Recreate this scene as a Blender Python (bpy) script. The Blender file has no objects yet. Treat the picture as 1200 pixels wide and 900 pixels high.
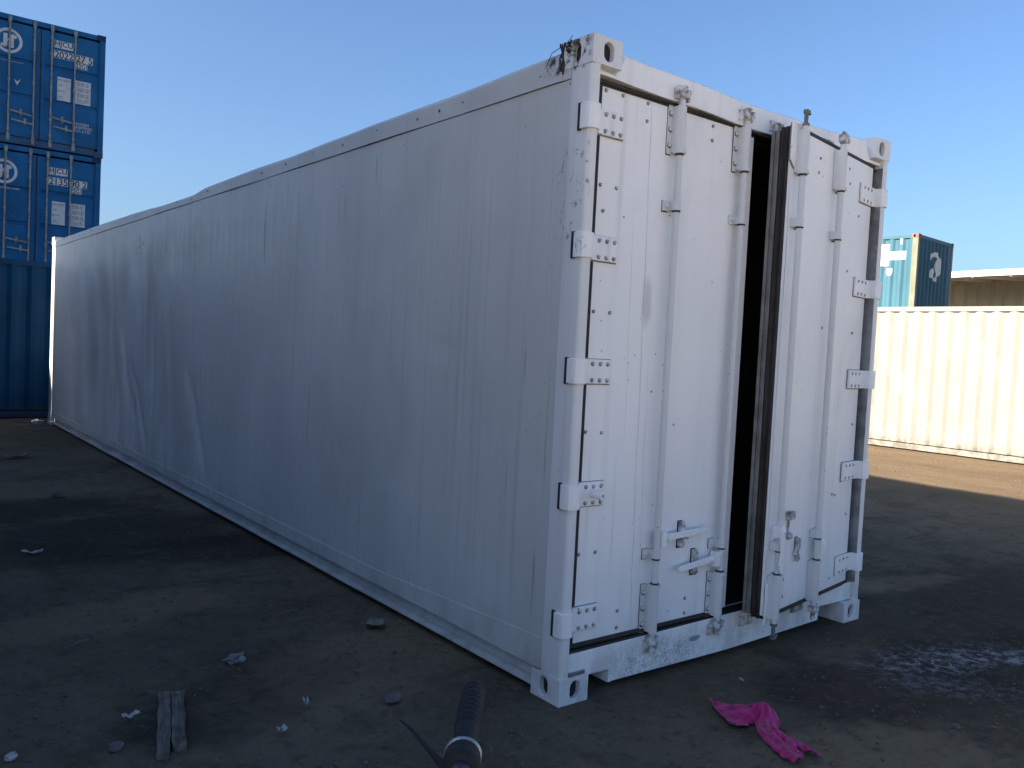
import bpy, bmesh, math, random
from mathutils import Vector, Matrix, noise as mnoise

random.seed(7)
SC = bpy.context.scene
COL = SC.collection

# ------------------------------------------------------------------ camera, sky, sun, exposure
cam_d = bpy.data.cameras.new('camera')
cam = bpy.data.objects.new('camera', cam_d)
COL.objects.link(cam)
cam.location = (-2.4461, -2.6780, 1.5586)
cam.rotation_mode = 'XYZ'
cam.rotation_euler = (1.526813, -0.050075, -0.662819)
cam_d.sensor_width = 36.0
cam_d.lens = 29.702
cam_d.clip_start = 0.05
cam_d.clip_end = 3000
SC.camera = cam

SUN_EL = math.radians(27.0)
SUN_VEC = Vector((-math.cos(math.radians(15)) * math.cos(SUN_EL), math.sin(math.radians(15)) * math.cos(SUN_EL), math.sin(SUN_EL)))
world = bpy.data.worlds.new('World')
SC.world = world
world.use_nodes = True
wn = world.node_tree.nodes
bg = wn['Background']
sky = wn.new('ShaderNodeTexSky')
sky.sky_type = 'NISHITA'
sky.sun_disc = False
sky.sun_elevation = SUN_EL
sky.sun_rotation = math.atan2(SUN_VEC.x, SUN_VEC.y)
sky.altitude = 0
sky.air_density = 1.0
sky.dust_density = 2.5
sky.ozone_density = 6.0
world.node_tree.links.new(sky.outputs[0], bg.inputs[0])
bg.inputs[1].default_value = 0.062

sun_d = bpy.data.lights.new('sun', 'SUN')
sun = bpy.data.objects.new('sun', sun_d)
COL.objects.link(sun)
sun_d.energy = 5.0
sun_d.angle = math.radians(0.5)
sun_d.color = (1.0, 0.885, 0.71)
sun.rotation_euler = (-SUN_VEC).to_track_quat('-Z', 'Y').to_euler()
sun.location = (-20, 5, 20)

SC.view_settings.view_transform = 'Standard'
SC.view_settings.look = 'None'
SC.view_settings.gamma = 1.0
SC.view_settings.exposure = 1.92

# ------------------------------------------------------------------ shader helpers
class X:
    """small wrapper so that math nodes read like arithmetic"""
    def __init__(self, nt, s): self.nt, self.s = nt, s
    def _m(self, op, *a, clamp=False):
        n = self.nt.nodes.new('ShaderNodeMath'); n.operation = op; n.use_clamp = clamp
        for i, v in enumerate((self,) + a):
            if isinstance(v, X): self.nt.links.new(v.s, n.inputs[i])
            else: n.inputs[i].default_value = v
        return X(self.nt, n.outputs[0])
    def __add__(self, o): return self._m('ADD', o)
    def __sub__(self, o): return self._m('SUBTRACT', o)
    def __mul__(self, o): return self._m('MULTIPLY', o)
    def __truediv__(self, o): return self._m('DIVIDE', o)
    def abs(self): return self._m('ABSOLUTE')
    def pow(self, o): return self._m('POWER', o)
    def max(self, o): return self._m('MAXIMUM', o)
    def min(self, o): return self._m('MINIMUM', o)
    def inv(self): return (self * -1.0) + 1.0
    def gt(self, o): return self._m('GREATER_THAN', o)
    def lt(self, o): return self._m('LESS_THAN', o)
    def step(self, a, b):
        n = self.nt.nodes.new('ShaderNodeMapRange'); n.interpolation_type = 'SMOOTHSTEP'
        self.nt.links.new(self.s, n.inputs[0])
        n.inputs[1].default_value = a; n.inputs[2].default_value = b
        if a > b:
            n.inputs[1].default_value = b; n.inputs[2].default_value = a
            n.inputs[3].default_value = 1; n.inputs[4].default_value = 0
        return X(self.nt, n.outputs[0])

class Sh:
    def __init__(self, name, rough=0.6, metal=0.0, spec=0.4):
        self.m = bpy.data.materials.new(name); self.m.use_nodes = True
        self.nt = self.m.node_tree; self.b = self.nt.nodes['Principled BSDF']
        self.b.inputs['Roughness'].default_value = rough
        self.b.inputs['Metallic'].default_value = metal
        self.b.inputs['Specular IOR Level'].default_value = spec
        tc = self.nt.nodes.new('ShaderNodeTexCoord'); self.co = tc.outputs['Object']
        sp = self.nt.nodes.new('ShaderNodeSeparateXYZ'); self.nt.links.new(self.co, sp.inputs[0])
        self.x, self.y, self.z = (X(self.nt, sp.outputs[i]) for i in range(3))
    def noise(self, scale=(1, 1, 1), detail=4.0, rough=0.55, dist=0.0, off=(0, 0, 0)):
        mp = self.nt.nodes.new('ShaderNodeMapping'); self.nt.links.new(self.co, mp.inputs[0])
        mp.inputs['Scale'].default_value = scale if isinstance(scale, tuple) else (scale,) * 3
        mp.inputs['Location'].default_value = off
        n = self.nt.nodes.new('ShaderNodeTexNoise'); self.nt.links.new(mp.outputs[0], n.inputs['Vector'])
        n.inputs['Scale'].default_value = 1.0; n.inputs['Detail'].default_value = detail
        n.inputs['Roughness'].default_value = rough; n.inputs['Distortion'].default_value = dist
        return X(self.nt, n.outputs['Fac'])
    def voronoi(self, scale, feature='F1'):
        mp = self.nt.nodes.new('ShaderNodeMapping'); self.nt.links.new(self.co, mp.inputs[0])
        mp.inputs['Scale'].default_value = scale if isinstance(scale, tuple) else (scale,) * 3
        n = self.nt.nodes.new('ShaderNodeTexVoronoi'); n.feature = feature
        self.nt.links.new(mp.outputs[0], n.inputs['Vector']); n.inputs['Scale'].default_value = 1.0
        return X(self.nt, n.outputs['Distance'])
    def mix(self, fac, a, b):
        n = self.nt.nodes.new('ShaderNodeMix'); n.data_type = 'RGBA'
        if isinstance(fac, X): self.nt.links.new(fac.s, n.inputs[0])
        else: n.inputs[0].default_value = fac
        for v, i in ((a, 6), (b, 7)):
            if isinstance(v, tuple): n.inputs[i].default_value = (*v, 1)
            else: self.nt.links.new(v, n.inputs[i])
        return n.outputs[2]
    def color(self, c):
        if isinstance(c, tuple): self.b.inputs['Base Color'].default_value = (*c, 1)
        else: self.nt.links.new(c, self.b.inputs['Base Color'])
    def roughness(self, f): self.nt.links.new(f.s, self.b.inputs['Roughness'])
    def bump(self, h, strength=0.3, dist=0.01):
        n = self.nt.nodes.new('ShaderNodeBump'); self.nt.links.new(h.s, n.inputs['Height'])
        n.inputs['Strength'].default_value = strength; n.inputs['Distance'].default_value = dist
        self.nt.links.new(n.outputs[0], self.b.inputs['Normal'])
    def ellipse(self, cx, cy, rx, ry, ax='x', ay='y', soft=0.25, warp=None, amt=0.5, rot=0.0):
        a = getattr(self, ax) - cx; b = getattr(self, ay) - cy
        if rot:
            c, s = math.cos(rot), math.sin(rot)
            a, b = a * c + b * s, b * c - a * s
        d = ((a / rx).pow(2.0) + (b / ry).pow(2.0))._m('SQRT')
        if warp is not None: d = d + (warp - 0.5) * amt
        return d.step(1.0 + soft, 1.0 - soft)
    def band(self, ax, lo, hi, soft=0.005):
        v = getattr(self, ax)
        return v.step(lo - soft, lo + soft) * v.step(hi + soft, hi - soft)

def simple(name, col, rough=0.6, metal=0.0, var=0.25, scale=12.0, bump=0.0):
    s = Sh(name, rough, metal)
    n = s.noise(scale)
    d = tuple(c * (1 - var) for c in col)
    s.color(s.mix(n.step(0.3, 0.7), d, col))
    if bump: s.bump(n, bump, 0.004)
    return s.m

def make_white_paint(name, streak, seams=False, tone=None):
    s = Sh(name, 0.42, 0.0, 0.4)
    lo, hi = ((0.81, 0.825, 0.835), (0.86, 0.875, 0.885)) if seams else ((0.515, 0.54, 0.53), (0.60, 0.62, 0.605))  # side white set darker than door white, carrying weathering and the side's shade
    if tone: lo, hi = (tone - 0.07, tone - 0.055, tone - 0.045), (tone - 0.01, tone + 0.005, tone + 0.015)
    base = s.mix(s.noise((1.3, 1.3, 0.9), 5).step(0.3, 0.72), lo, hi)
    st = s.noise((13, 13, 0.35), 6, 0.6).step(0.52, 0.78)
    st2 = s.noise((31, 31, 0.8), 4, 0.6, 0.0, (3, 5, 1)).step(0.60, 0.80)
    dark_tone = s.noise((0.9, 0.8, 0.7), 6, 0.62, 0.6, (9, 2, 4)).step(0.48, 0.75)  # broad clouds of grime
    c = s.mix(st * streak, base, (0.40, 0.41, 0.41))
    c = s.mix(st2 * (streak * 0.7), c, (0.34, 0.34, 0.33))
    c = s.mix(dark_tone * (0.25 + streak * 0.4), c, (0.46, 0.465, 0.46))
    # small chips and rust pin points
    chip = (s.voronoi((9, 9, 9)).lt(0.05) * s.noise(2.0, 2, 0.5, 0, (1, 1, 6)).step(0.48, 0.6)).max(s.voronoi((23, 23, 17)).lt(0.07) * s.noise(1.6, 3, 0.6, 0, (4, 1, 2)).step(0.52, 0.6))
    c = s.mix(chip, c, (0.16, 0.12, 0.10))
    # dust and splashed soil along the bottom edge
    low = s.z.step(0.42, 0.02) * s.noise((7, 7, 5), 6, 0.7).step(0.42, 0.66)
    c = s.mix(low * (0.38 if seams else 0.4), c, (0.24, 0.22, 0.20))
    # scuffed black marks down the front left post and beside it
    wz = s.noise((22, 22, 13), 6, 0.78, 0.9)
    sc = s.band('z', 1.98, 2.46, 0.05) * s.band('y', -0.02, 0.20, 0.03) * s.x.lt(0.02) * wz.step(0.555, 0.62) * s.noise((3, 7, 5), 3, 0.5, 0, (5, 1, 8)).step(0.38, 0.50)
    c = s.mix(sc * 0.85, c, (0.11, 0.10, 0.095))
    sc2 = s.band('z', 2.765, 2.90, 0.01) * s.band('y', 0.02, 0.30, 0.03) * s.x.lt(0.02) * s.noise((26, 22, 16), 5, 0.7, 0.8, (4, 4, 4)).step(0.47, 0.57)
    c = s.mix(sc2, c, (0.07, 0.055, 0.045))
    rst = s.noise((5, 5, 0.9), 6, 0.7, 0.3, (2, 7, 3)).step(0.66, 0.76) * s.noise(40, 3, 0.6).step(0.35, 0.6)
    c = s.mix(rst * 0.30, c, (0.30, 0.20, 0.13))
    if seams:
        wob = s.noise((1, 1, 1.2), 3) * 0.05
        for x0, z0, z1, w in ((0.455, 0.3, 2.72, 0.0022), (0.365, 1.2, 2.3, 0.0012), (0.505, 0.25, 1.5, 0.0012)):
            ln = ((s.x - x0 + wob - 0.025 + s.z * 0.02 - 0.03).abs()).step(w * 2.2, w * 0.7) * s.band('z', z0, z1, 0.2)
            c = s.mix(ln * s.noise((4, 4, 3), 3, 0.6, 0, (2, 2, 2)).step(0.3, 0.6) * 0.45, c, (0.30, 0.29, 0.29))
        sm = s.ellipse(0.47, 1.80, 0.03, 0.10, 'x', 'z', 0.6, s.noise(14, 4), 1.2)
        c = s.mix(sm * 0.35, c, (0.22, 0.21, 0.20))
        mud = s.ellipse(0.66, 0.085, 0.30, 0.085, 'x', 'z', 0.9, s.noise(9, 4), 0.8) * (s.noise(150, 4, 0.75) + s.noise(21, 3, 0.6, 0, (3, 3, 3)) * 0.35).step(0.66, 0.76)
        c = s.mix(mud * 0.6, c, (0.09, 0.082, 0.075))
        pt = s.ellipse(0.93, 0.135, 0.045, 0.014, 'x', 'z', 0.3, s.noise(30, 3), 0.8)
        c = s.mix(pt * 0.8, c, (0.16, 0.17, 0.20))
    else:
        for cy, cz, ry, rz in ((5.9, 2.38, 0.9, 0.16), (8.4, 2.0, 0.8, 0.35), (7.2, 2.36, 0.25, 0.12), (6.5, 1.75, 0.5, 0.6), (9.2, 1.5, 0.7, 0.7)):
            g = s.ellipse(cy, cz, ry, rz, 'y', 'z', 0.7, s.noise((3, 3, 4), 6, 0.65), 1.4)
            c = s.mix(g * 0.24, c, (0.22, 0.225, 0.23))
        smu = s.ellipse(7.15, 2.44, 0.22, 0.11, 'y', 'z', 0.3, s.noise(12, 5, 0.7), 3.0) * s.noise((20, 14, 20), 4, 0.7).step(0.52, 0.62)
        c = s.mix(smu * 0.7, c, (0.08, 0.08, 0.08))
        # dark and light lines painting the shading of the shallow pressed beads
        fr = s.y / 0.152; fr = (fr - fr._m('FLOOR') - 0.5).abs()
        bd = fr.step(0.045, 0.012) * s.band('z', 0.3, 2.62, 0.2) * s.noise((3.1, 3.1, 0.8), 5, 0.6, 0, (1, 4, 4)).step(0.40, 0.64)
        c = s.mix(bd * 0.26, c, (0.24, 0.245, 0.25))
        bl = (fr - 0.06).abs().step(0.03, 0.008) * s.band('z', 0.3, 2.62, 0.2) * s.noise((2.1, 2.1, 0.6), 5, 0.6, 0, (9, 4, 1)).step(0.45, 0.66)
        c = s.mix(bl * 0.35, c, (0.74, 0.74, 0.73))
        scr = s.noise((40, 16, 0.6), 3, 0.6, 0.2, (7, 7, 2)).step(0.64, 0.71) * s.noise((1.3, 1.3, 0.9), 4, 0.6, 0, (8, 3, 1)).step(0.46, 0.6)
        c = s.mix(scr * 0.6, c, (0.20, 0.205, 0.215))
    s.color(c)
    s.roughness(s.noise(6, 4) * 0.25 + 0.32)
    s.bump(s.noise((2.2, 2.2, 1.1), 3) * 0.6 + s.noise((60, 60, 60), 3) * 0.05, 0.25, 0.012)
    return s.m

def make_box_paint(name, col, dark, rust=0.35):
    s = Sh(name, 0.6, 0.0, 0.18)
    c = s.mix(s.noise((2.2, 2.2, 1.2), 6, 0.6).step(0.32, 0.7), dark, col)
    c = s.mix(s.noise((16, 16, 0.7), 5, 0.6).step(0.55, 0.8) * 0.4, c, tuple(v * 0.6 for v in dark))
    r = s.noise((5, 5, 4), 8, 0.72, 0.4, (4, 1, 2)).step(0.66, 0.74)
    c = s.mix(r * rust, c, (0.13, 0.06, 0.03))
    edge = s.z.step(0.30, 0.12) * s.noise((9, 9, 9), 5, 0.7, 0, (1, 2, 3)).step(0.38, 0.6)
    c = s.mix(edge * 0.6, c, (0.07, 0.055, 0.04))
    c = s.mix(s.noise((1.5, 1.5, 1.5), 4, 0.5, 0, (6, 6, 1)).step(0.5, 0.75) * 0.25, c, tuple(min(1, v * 1.7 + 0.02) for v in col))
    s.color(c)
    s.bump(s.noise(4, 4), 0.25, 0.01)
    return s.m

def make_teal_side(name, lo, hi):
    s = Sh(name, 0.6, 0.0, 0.18)
    c = s.mix(s.noise((2, 2, 1), 6).step(0.3, 0.7), lo, hi)
    c = s.mix(s.noise((14, 14, 0.5), 5, 0.6).step(0.5, 0.8) * 0.3, c, tuple(v * 1.5 for v in hi))
    c = s.mix(s.noise((6, 6, 5), 7, 0.7).step(0.66, 0.72) * 0.6, c, (0.16, 0.09, 0.05))
    # flat white print on the corrugated side: code panels and a shield
    def rect(y0, y1, z0, z1): return s.band('y', y0, y1, 0.012) * s.band('z', z0, z1, 0.012)
    m = rect(0.77, 1.01, 2.15, 2.34).max(rect(0.33, 1.01, 1.90, 2.13)).max(rect(0.77, 1.01, 1.74, 1.89)).max(rect(0.43, 0.49, 2.32, 2.47))
    m = m.max(rect(0.67, 0.84, 1.56, 1.665)).max(s.ellipse(0.755, 1.56, 0.085, 0.10, 'y', 'z', 0.05))
    glyph = ((s.noise((1, 22, 22), 2, 0.5, 0, (0, 3, 5)) - 0.5).abs()).step(0.02, 0.008) * s.band('z', 1.96, 2.30, 0.01)
    gap = (s.band('y', 0.545, 0.555, 0.004)).max(s.band('y', 0.775, 0.79, 0.004))
    m = m * ((glyph * 0.4).max(gap)).inv() * s.x.lt(0.2)
    c = s.mix(m * 0.95, c, (0.62, 0.62, 0.60))
    # flat white emblem on the corrugated front end
    w = s.noise((7, 7, 7), 3)
    e = s.ellipse(1.50, 1.83, 0.20, 0.27, 'x', 'z', 0.05, w, 0.15)
    e = e.max(s.ellipse(1.28, 2.05, 0.30, 0.17, 'x', 'z', 0.05, w, 0.2) * s.ellipse(1.22, 1.98, 0.17, 0.12, 'x', 'z', 0.05).inv() * s.z.gt(1.98))
    e = e.max(s.ellipse(1.14, 1.62, 0.17, 0.13, 'x', 'z', 0.05, w, 0.3, 0.6)).max(s.ellipse(1.36, 1.54, 0.13, 0.15, 'x', 'z', 0.05, w, 0.3) * s.ellipse(1.30, 1.60, 0.05, 0.10, 'x', 'z', 0.1).inv())
    e = e * s.y.lt(0.3) * s.band('x', 0.3, 2.1, 0.02)
    c = s.mix(e * 0.9, c, (0.55, 0.57, 0.58))
    s.color(c)
    return s.m

def make_ground():
    s = Sh('yard_soil', 0.95, 0.0, 0.08)
    n1 = s.noise(0.55, 8, 0.62, 0.6); n2 = s.noise(3.1, 9, 0.68, 0.4, (5, 5, 0)); n3 = s.noise(26, 6, 0.7)
    c = s.mix(n1.step(0.34, 0.68), (0.122, 0.102, 0.074), (0.198, 0.163, 0.115))
    c = s.mix(n2.step(0.48, 0.70) * 0.7, c, (0.073, 0.057, 0.041))
    tr = s.noise((0.35, 1.7, 1), 7, 0.6, 1.2, (2, 8, 0)).step(0.52, 0.70)
    c = s.mix(tr * 0.5, c, (0.080, 0.063, 0.043))
    c = s.mix(n3.step(0.50, 0.75) * 0.5, c, (0.237, 0.203, 0.147))
    g1 = s.voronoi((70, 70, 70)).step(0.22, 0.10) * s.noise(5, 4, 0.6, 0, (3, 9, 0)).step(0.42, 0.62)
    c = s.mix(g1 * 0.5, c, (0.290, 0.261, 0.201))
    g2 = s.noise((55, 55, 1), 4, 0.8, 0, (8, 1, 0)).step(0.56, 0.66)
    c = s.mix(g2 * 0.45, c, (0.040, 0.035, 0.029))
    # oily black patches soaked into the soil
    w = s.noise((1.6, 1.6, 1), 6, 0.62)
    for cx, cy, rx, ry, r in ((-0.9, 4.1, 1.1, 0.75, 0.2), (-0.2, 3.3, 0.8, 0.4, -0.3), (-1.5, 5.3, 1.0, 0.5, 0.0), (2.1, -0.75, 1.5, 0.42, -0.18), (3.6, -0.4, 1.8, 0.9, 0.1), (-1.1, 0.8, 0.5, 0.3, 0.4)):
        c = s.mix(s.ellipse(cx, cy, rx, ry, 'x', 'y', 0.35, w, 1.6, r) * 0.75, c, (0.042, 0.037, 0.030))
    # paler dry silt
    for cx, cy, rx, ry, r in ((0.85, -1.0, 0.5, 0.25, -0.5), (3.4, 0.35, 0.8, 0.16, -0.2), (-1.3, 2.2, 0.7, 0.25, 0.2), (-0.4, 0.9, 0.8, 0.4, 0.3), (-1.2, 6.3, 0.8, 0.5, 0)):
        c = s.mix(s.ellipse(cx, cy, rx, ry, 'x', 'y', 0.4, s.noise(4.2, 7, 0.66), 2.0, r) * 0.42, c, (0.303, 0.236, 0.151))
    crumb = s.noise((13, 13, 1), 7, 0.72, 0.3, (6, 2, 0))
    c = s.mix(crumb.step(0.52, 0.68) * 0.5, c, (0.042, 0.039, 0.034))
    c = s.mix(crumb.step(0.46, 0.34) * 0.35, c, (0.183, 0.166, 0.136))
    trk = s.noise((0.9, 9, 1), 6, 0.65, 0.7, (3, 3, 0)).step(0.55, 0.7) * s.noise(0.5, 4, 0.5, 0, (3, 6, 0)).step(0.42, 0.58)
    c = s.mix(trk * 0.4, c, (0.042, 0.039, 0.034))
    # bluish white spilled powder
    wp = s.noise((9, 9, 1), 7, 0.72, 0.5)
    sp = s.ellipse(2.22, -0.62, 0.40, 0.16, 'x', 'y', 0.8, wp, 2.6, -0.35).max(s.ellipse(2.62, -0.84, 0.30, 0.10, 'x', 'y', 0.8, wp, 2.6, -0.5)).max(s.ellipse(1.85, -0.78, 0.30, 0.13, 'x', 'y', 0.9, wp, 2.8, -0.9) * 0.5)
    c = s.mix(sp * s.noise((17, 17, 1), 6, 0.78, 0.6).step(0.45, 0.62) * 0.85, c, (0.36, 0.37, 0.42))
    # dry pale sand beyond; its colour border follows the cast shadow edge, deepening it
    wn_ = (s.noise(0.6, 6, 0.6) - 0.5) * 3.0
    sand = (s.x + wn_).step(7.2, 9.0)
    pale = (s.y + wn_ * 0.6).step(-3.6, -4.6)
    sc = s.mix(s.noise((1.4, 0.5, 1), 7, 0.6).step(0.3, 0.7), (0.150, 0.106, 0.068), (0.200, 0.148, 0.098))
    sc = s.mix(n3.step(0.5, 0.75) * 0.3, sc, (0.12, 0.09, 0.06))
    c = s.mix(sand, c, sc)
    # unseen pale ground added before the door end to bounce sunlight onto it
    c = s.mix(pale, c, s.mix(n2.step(0.35, 0.65), (0.52, 0.42, 0.31), (0.60, 0.50, 0.38)))
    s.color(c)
    s.bump(n2 * 0.5 + n3 * 0.5 + s.noise(75, 5, 0.75) * 0.35 + s.voronoi((24, 24, 24)) * 0.12, 1.0, 0.045)
    return s.m

M = {
    'side': make_white_paint('white_paint_weathered_shaded', 0.55),
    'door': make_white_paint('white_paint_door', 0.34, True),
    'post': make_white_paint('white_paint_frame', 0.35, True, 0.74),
    'rod': make_white_paint('shaded_white_rod_paint', 0.35, True, 0.66),  # darker, bluer white: sky reflection and side shading painted into the rods
    'ground': make_ground(),
    'rubber': simple('black_rubber', (0.036, 0.033, 0.031), 0.7, 0, 0.5, 9, 0.3),
    'liner': simple('interior_shade_liner', (0.05, 0.052, 0.055), 0.7, 0, 0.3, 3),  # dark grey stands in for the shade of the closed interior
    'trim': simple('grey_door_trim', (0.21, 0.21, 0.195), 0.55, 0.0, 0.45, 10, 0.2),
    'dark_tone': simple('dark_grime_shade', (0.03, 0.03, 0.033), 0.8, 0, 0.4, 30),  # for dirt, painted contact shade, the edge seal and the strap
    'steel': simple('galvanised_steel', (0.34, 0.34, 0.33), 0.5, 0.3, 0.4, 14, 0.2),
    'rodgrey': simple('weathered_rod_steel', (0.27, 0.28, 0.27), 0.6, 0.1, 0.45, 7, 0.2),
    'boltgrey': simple('dirty_bolt_steel', (0.66, 0.66, 0.66), 0.5, 0.1, 0.6, 60),
    'caststeel': simple('chipped_painted_casting', (0.70, 0.70, 0.70), 0.5, 0.0, 0.75, 28, 0.3),
    'postgrey': simple('grimy_grey_edge', (0.30, 0.31, 0.32), 0.6, 0, 0.5, 9),
    'softgrime_shade': simple('grey_dirt_shade', (0.24, 0.235, 0.23), 0.8, 0, 0.5, 30),  # outline tone, part dirt, part painted contact shade
    'worn': simple('worn_bare_steel', (0.20, 0.20, 0.19), 0.6, 0.2, 0.5, 40),
    'blue': make_box_paint('blue_container_paint', (0.008, 0.108, 0.262), (0.006, 0.080, 0.200)),
    'blue_shade': make_box_paint('shaded_blue_container_paint', (0.004, 0.060, 0.150), (0.002, 0.042, 0.105)),  # same blue as the others with deep shade mixed into the colour
    'bluedark': make_box_paint('blue_recess_paint', (0.012, 0.038, 0.095), (0.008, 0.026, 0.065)),
    'cream': make_box_paint('cream_container_paint', (0.232, 0.232, 0.212), (0.208, 0.208, 0.190), 0.12),
    'teal': make_teal_side('teal_paint', (0.030, 0.090, 0.130), (0.040, 0.114, 0.158)),
    'tealend_shade': make_teal_side('teal_end_shade_paint', (0.022, 0.080, 0.125), (0.030, 0.102, 0.152)),  # same teal, darkened and blued to carry the end's shade
    'tealpost': make_box_paint('faded_teal_post_paint', (0.15, 0.175, 0.145), (0.13, 0.135, 0.10), 0.5),
    'rust': make_box_paint('rusty_steel', (0.20, 0.11, 0.075), (0.13, 0.07, 0.05), 0.8),
    'plate': simple('white_marking_film', (0.52, 0.54, 0.56), 0.5, 0, 0.2, 8),
    'ink': simple('dark_marking_ink', (0.02, 0.03, 0.05), 0.6, 0, 0.2, 8),
    'shedwall': make_box_paint('shed_wall_cladding', (0.40, 0.39, 0.345), (0.33, 0.32, 0.28), 0.1),
    'shedtrim': simple('shed_white_trim', (0.78, 0.77, 0.72), 0.5, 0, 0.12, 3),
    'cloth': None, 'wood': None,
    'stone': simple('grey_stone', (0.16, 0.15, 0.14), 0.9, 0, 0.5, 20, 0.5),
    'pebble': simple('dull_pebble', (0.15, 0.13, 0.11), 0.9, 0, 0.6, 30, 0.4),
    'pebblelight': simple('sandy_pebble', (0.20, 0.155, 0.105), 0.9, 0, 0.4, 30),
    'white_bit': simple('white_plastic', (0.46, 0.46, 0.45), 0.5, 0, 0.3, 30),
    'card': simple('weathered_cardboard', (0.20, 0.185, 0.16), 0.9, 0, 0.4, 18, 0.3),
    'can': simple('crushed_plastic_clear_grey', (0.22, 0.235, 0.25), 0.3, 0, 0.6, 22, 0.3),
    'grip': simple('ribbed_rubber_grip', (0.008, 0.009, 0.012), 0.75, 0, 0.4, 25, 0.2),
    'chrome': simple('dull_chrome', (0.36, 0.37, 0.39), 0.42, 0.8, 0.2, 20),
    'bikeframe': simple('bike_frame_paint', (0.03, 0.03, 0.035), 0.35, 0, 0.2, 5),
}
def _cloth():
    s = Sh('pink_cloth', 0.9, 0, 0.1)
    s.color(s.mix(s.noise(22, 6, 0.65).step(0.3, 0.7), (0.30, 0.016, 0.10), (0.50, 0.045, 0.21)))
    dst = s.noise(14, 6, 0.7).step(0.50, 0.68)
    n_ = s.b.inputs['Base Color'].links[0].from_socket
    s.color(s.mix(dst * 0.45, n_, (0.17, 0.10, 0.10)))
    s.bump(s.noise(60, 4) * 0.6 + s.noise(300, 2) * 0.4, 0.5, 0.004)
    s.b.inputs['Sheen Weight'].default_value = 0.2
    return s.m
M['cloth'] = _cloth()
def _wood():
    s = Sh('old_grey_wood', 0.9, 0, 0.1)
    c = s.mix(s.noise((60, 5, 30), 6, 0.65).step(0.35, 0.65), (0.085, 0.076, 0.066), (0.18, 0.16, 0.135))
    s.color(s.mix(s.noise(7, 5).step(0.5, 0.62), c, (0.075, 0.064, 0.052)))
    s.bump(s.noise((70, 5, 40), 5), 0.6, 0.006)
    return s.m
M['wood'] = _wood()

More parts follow.
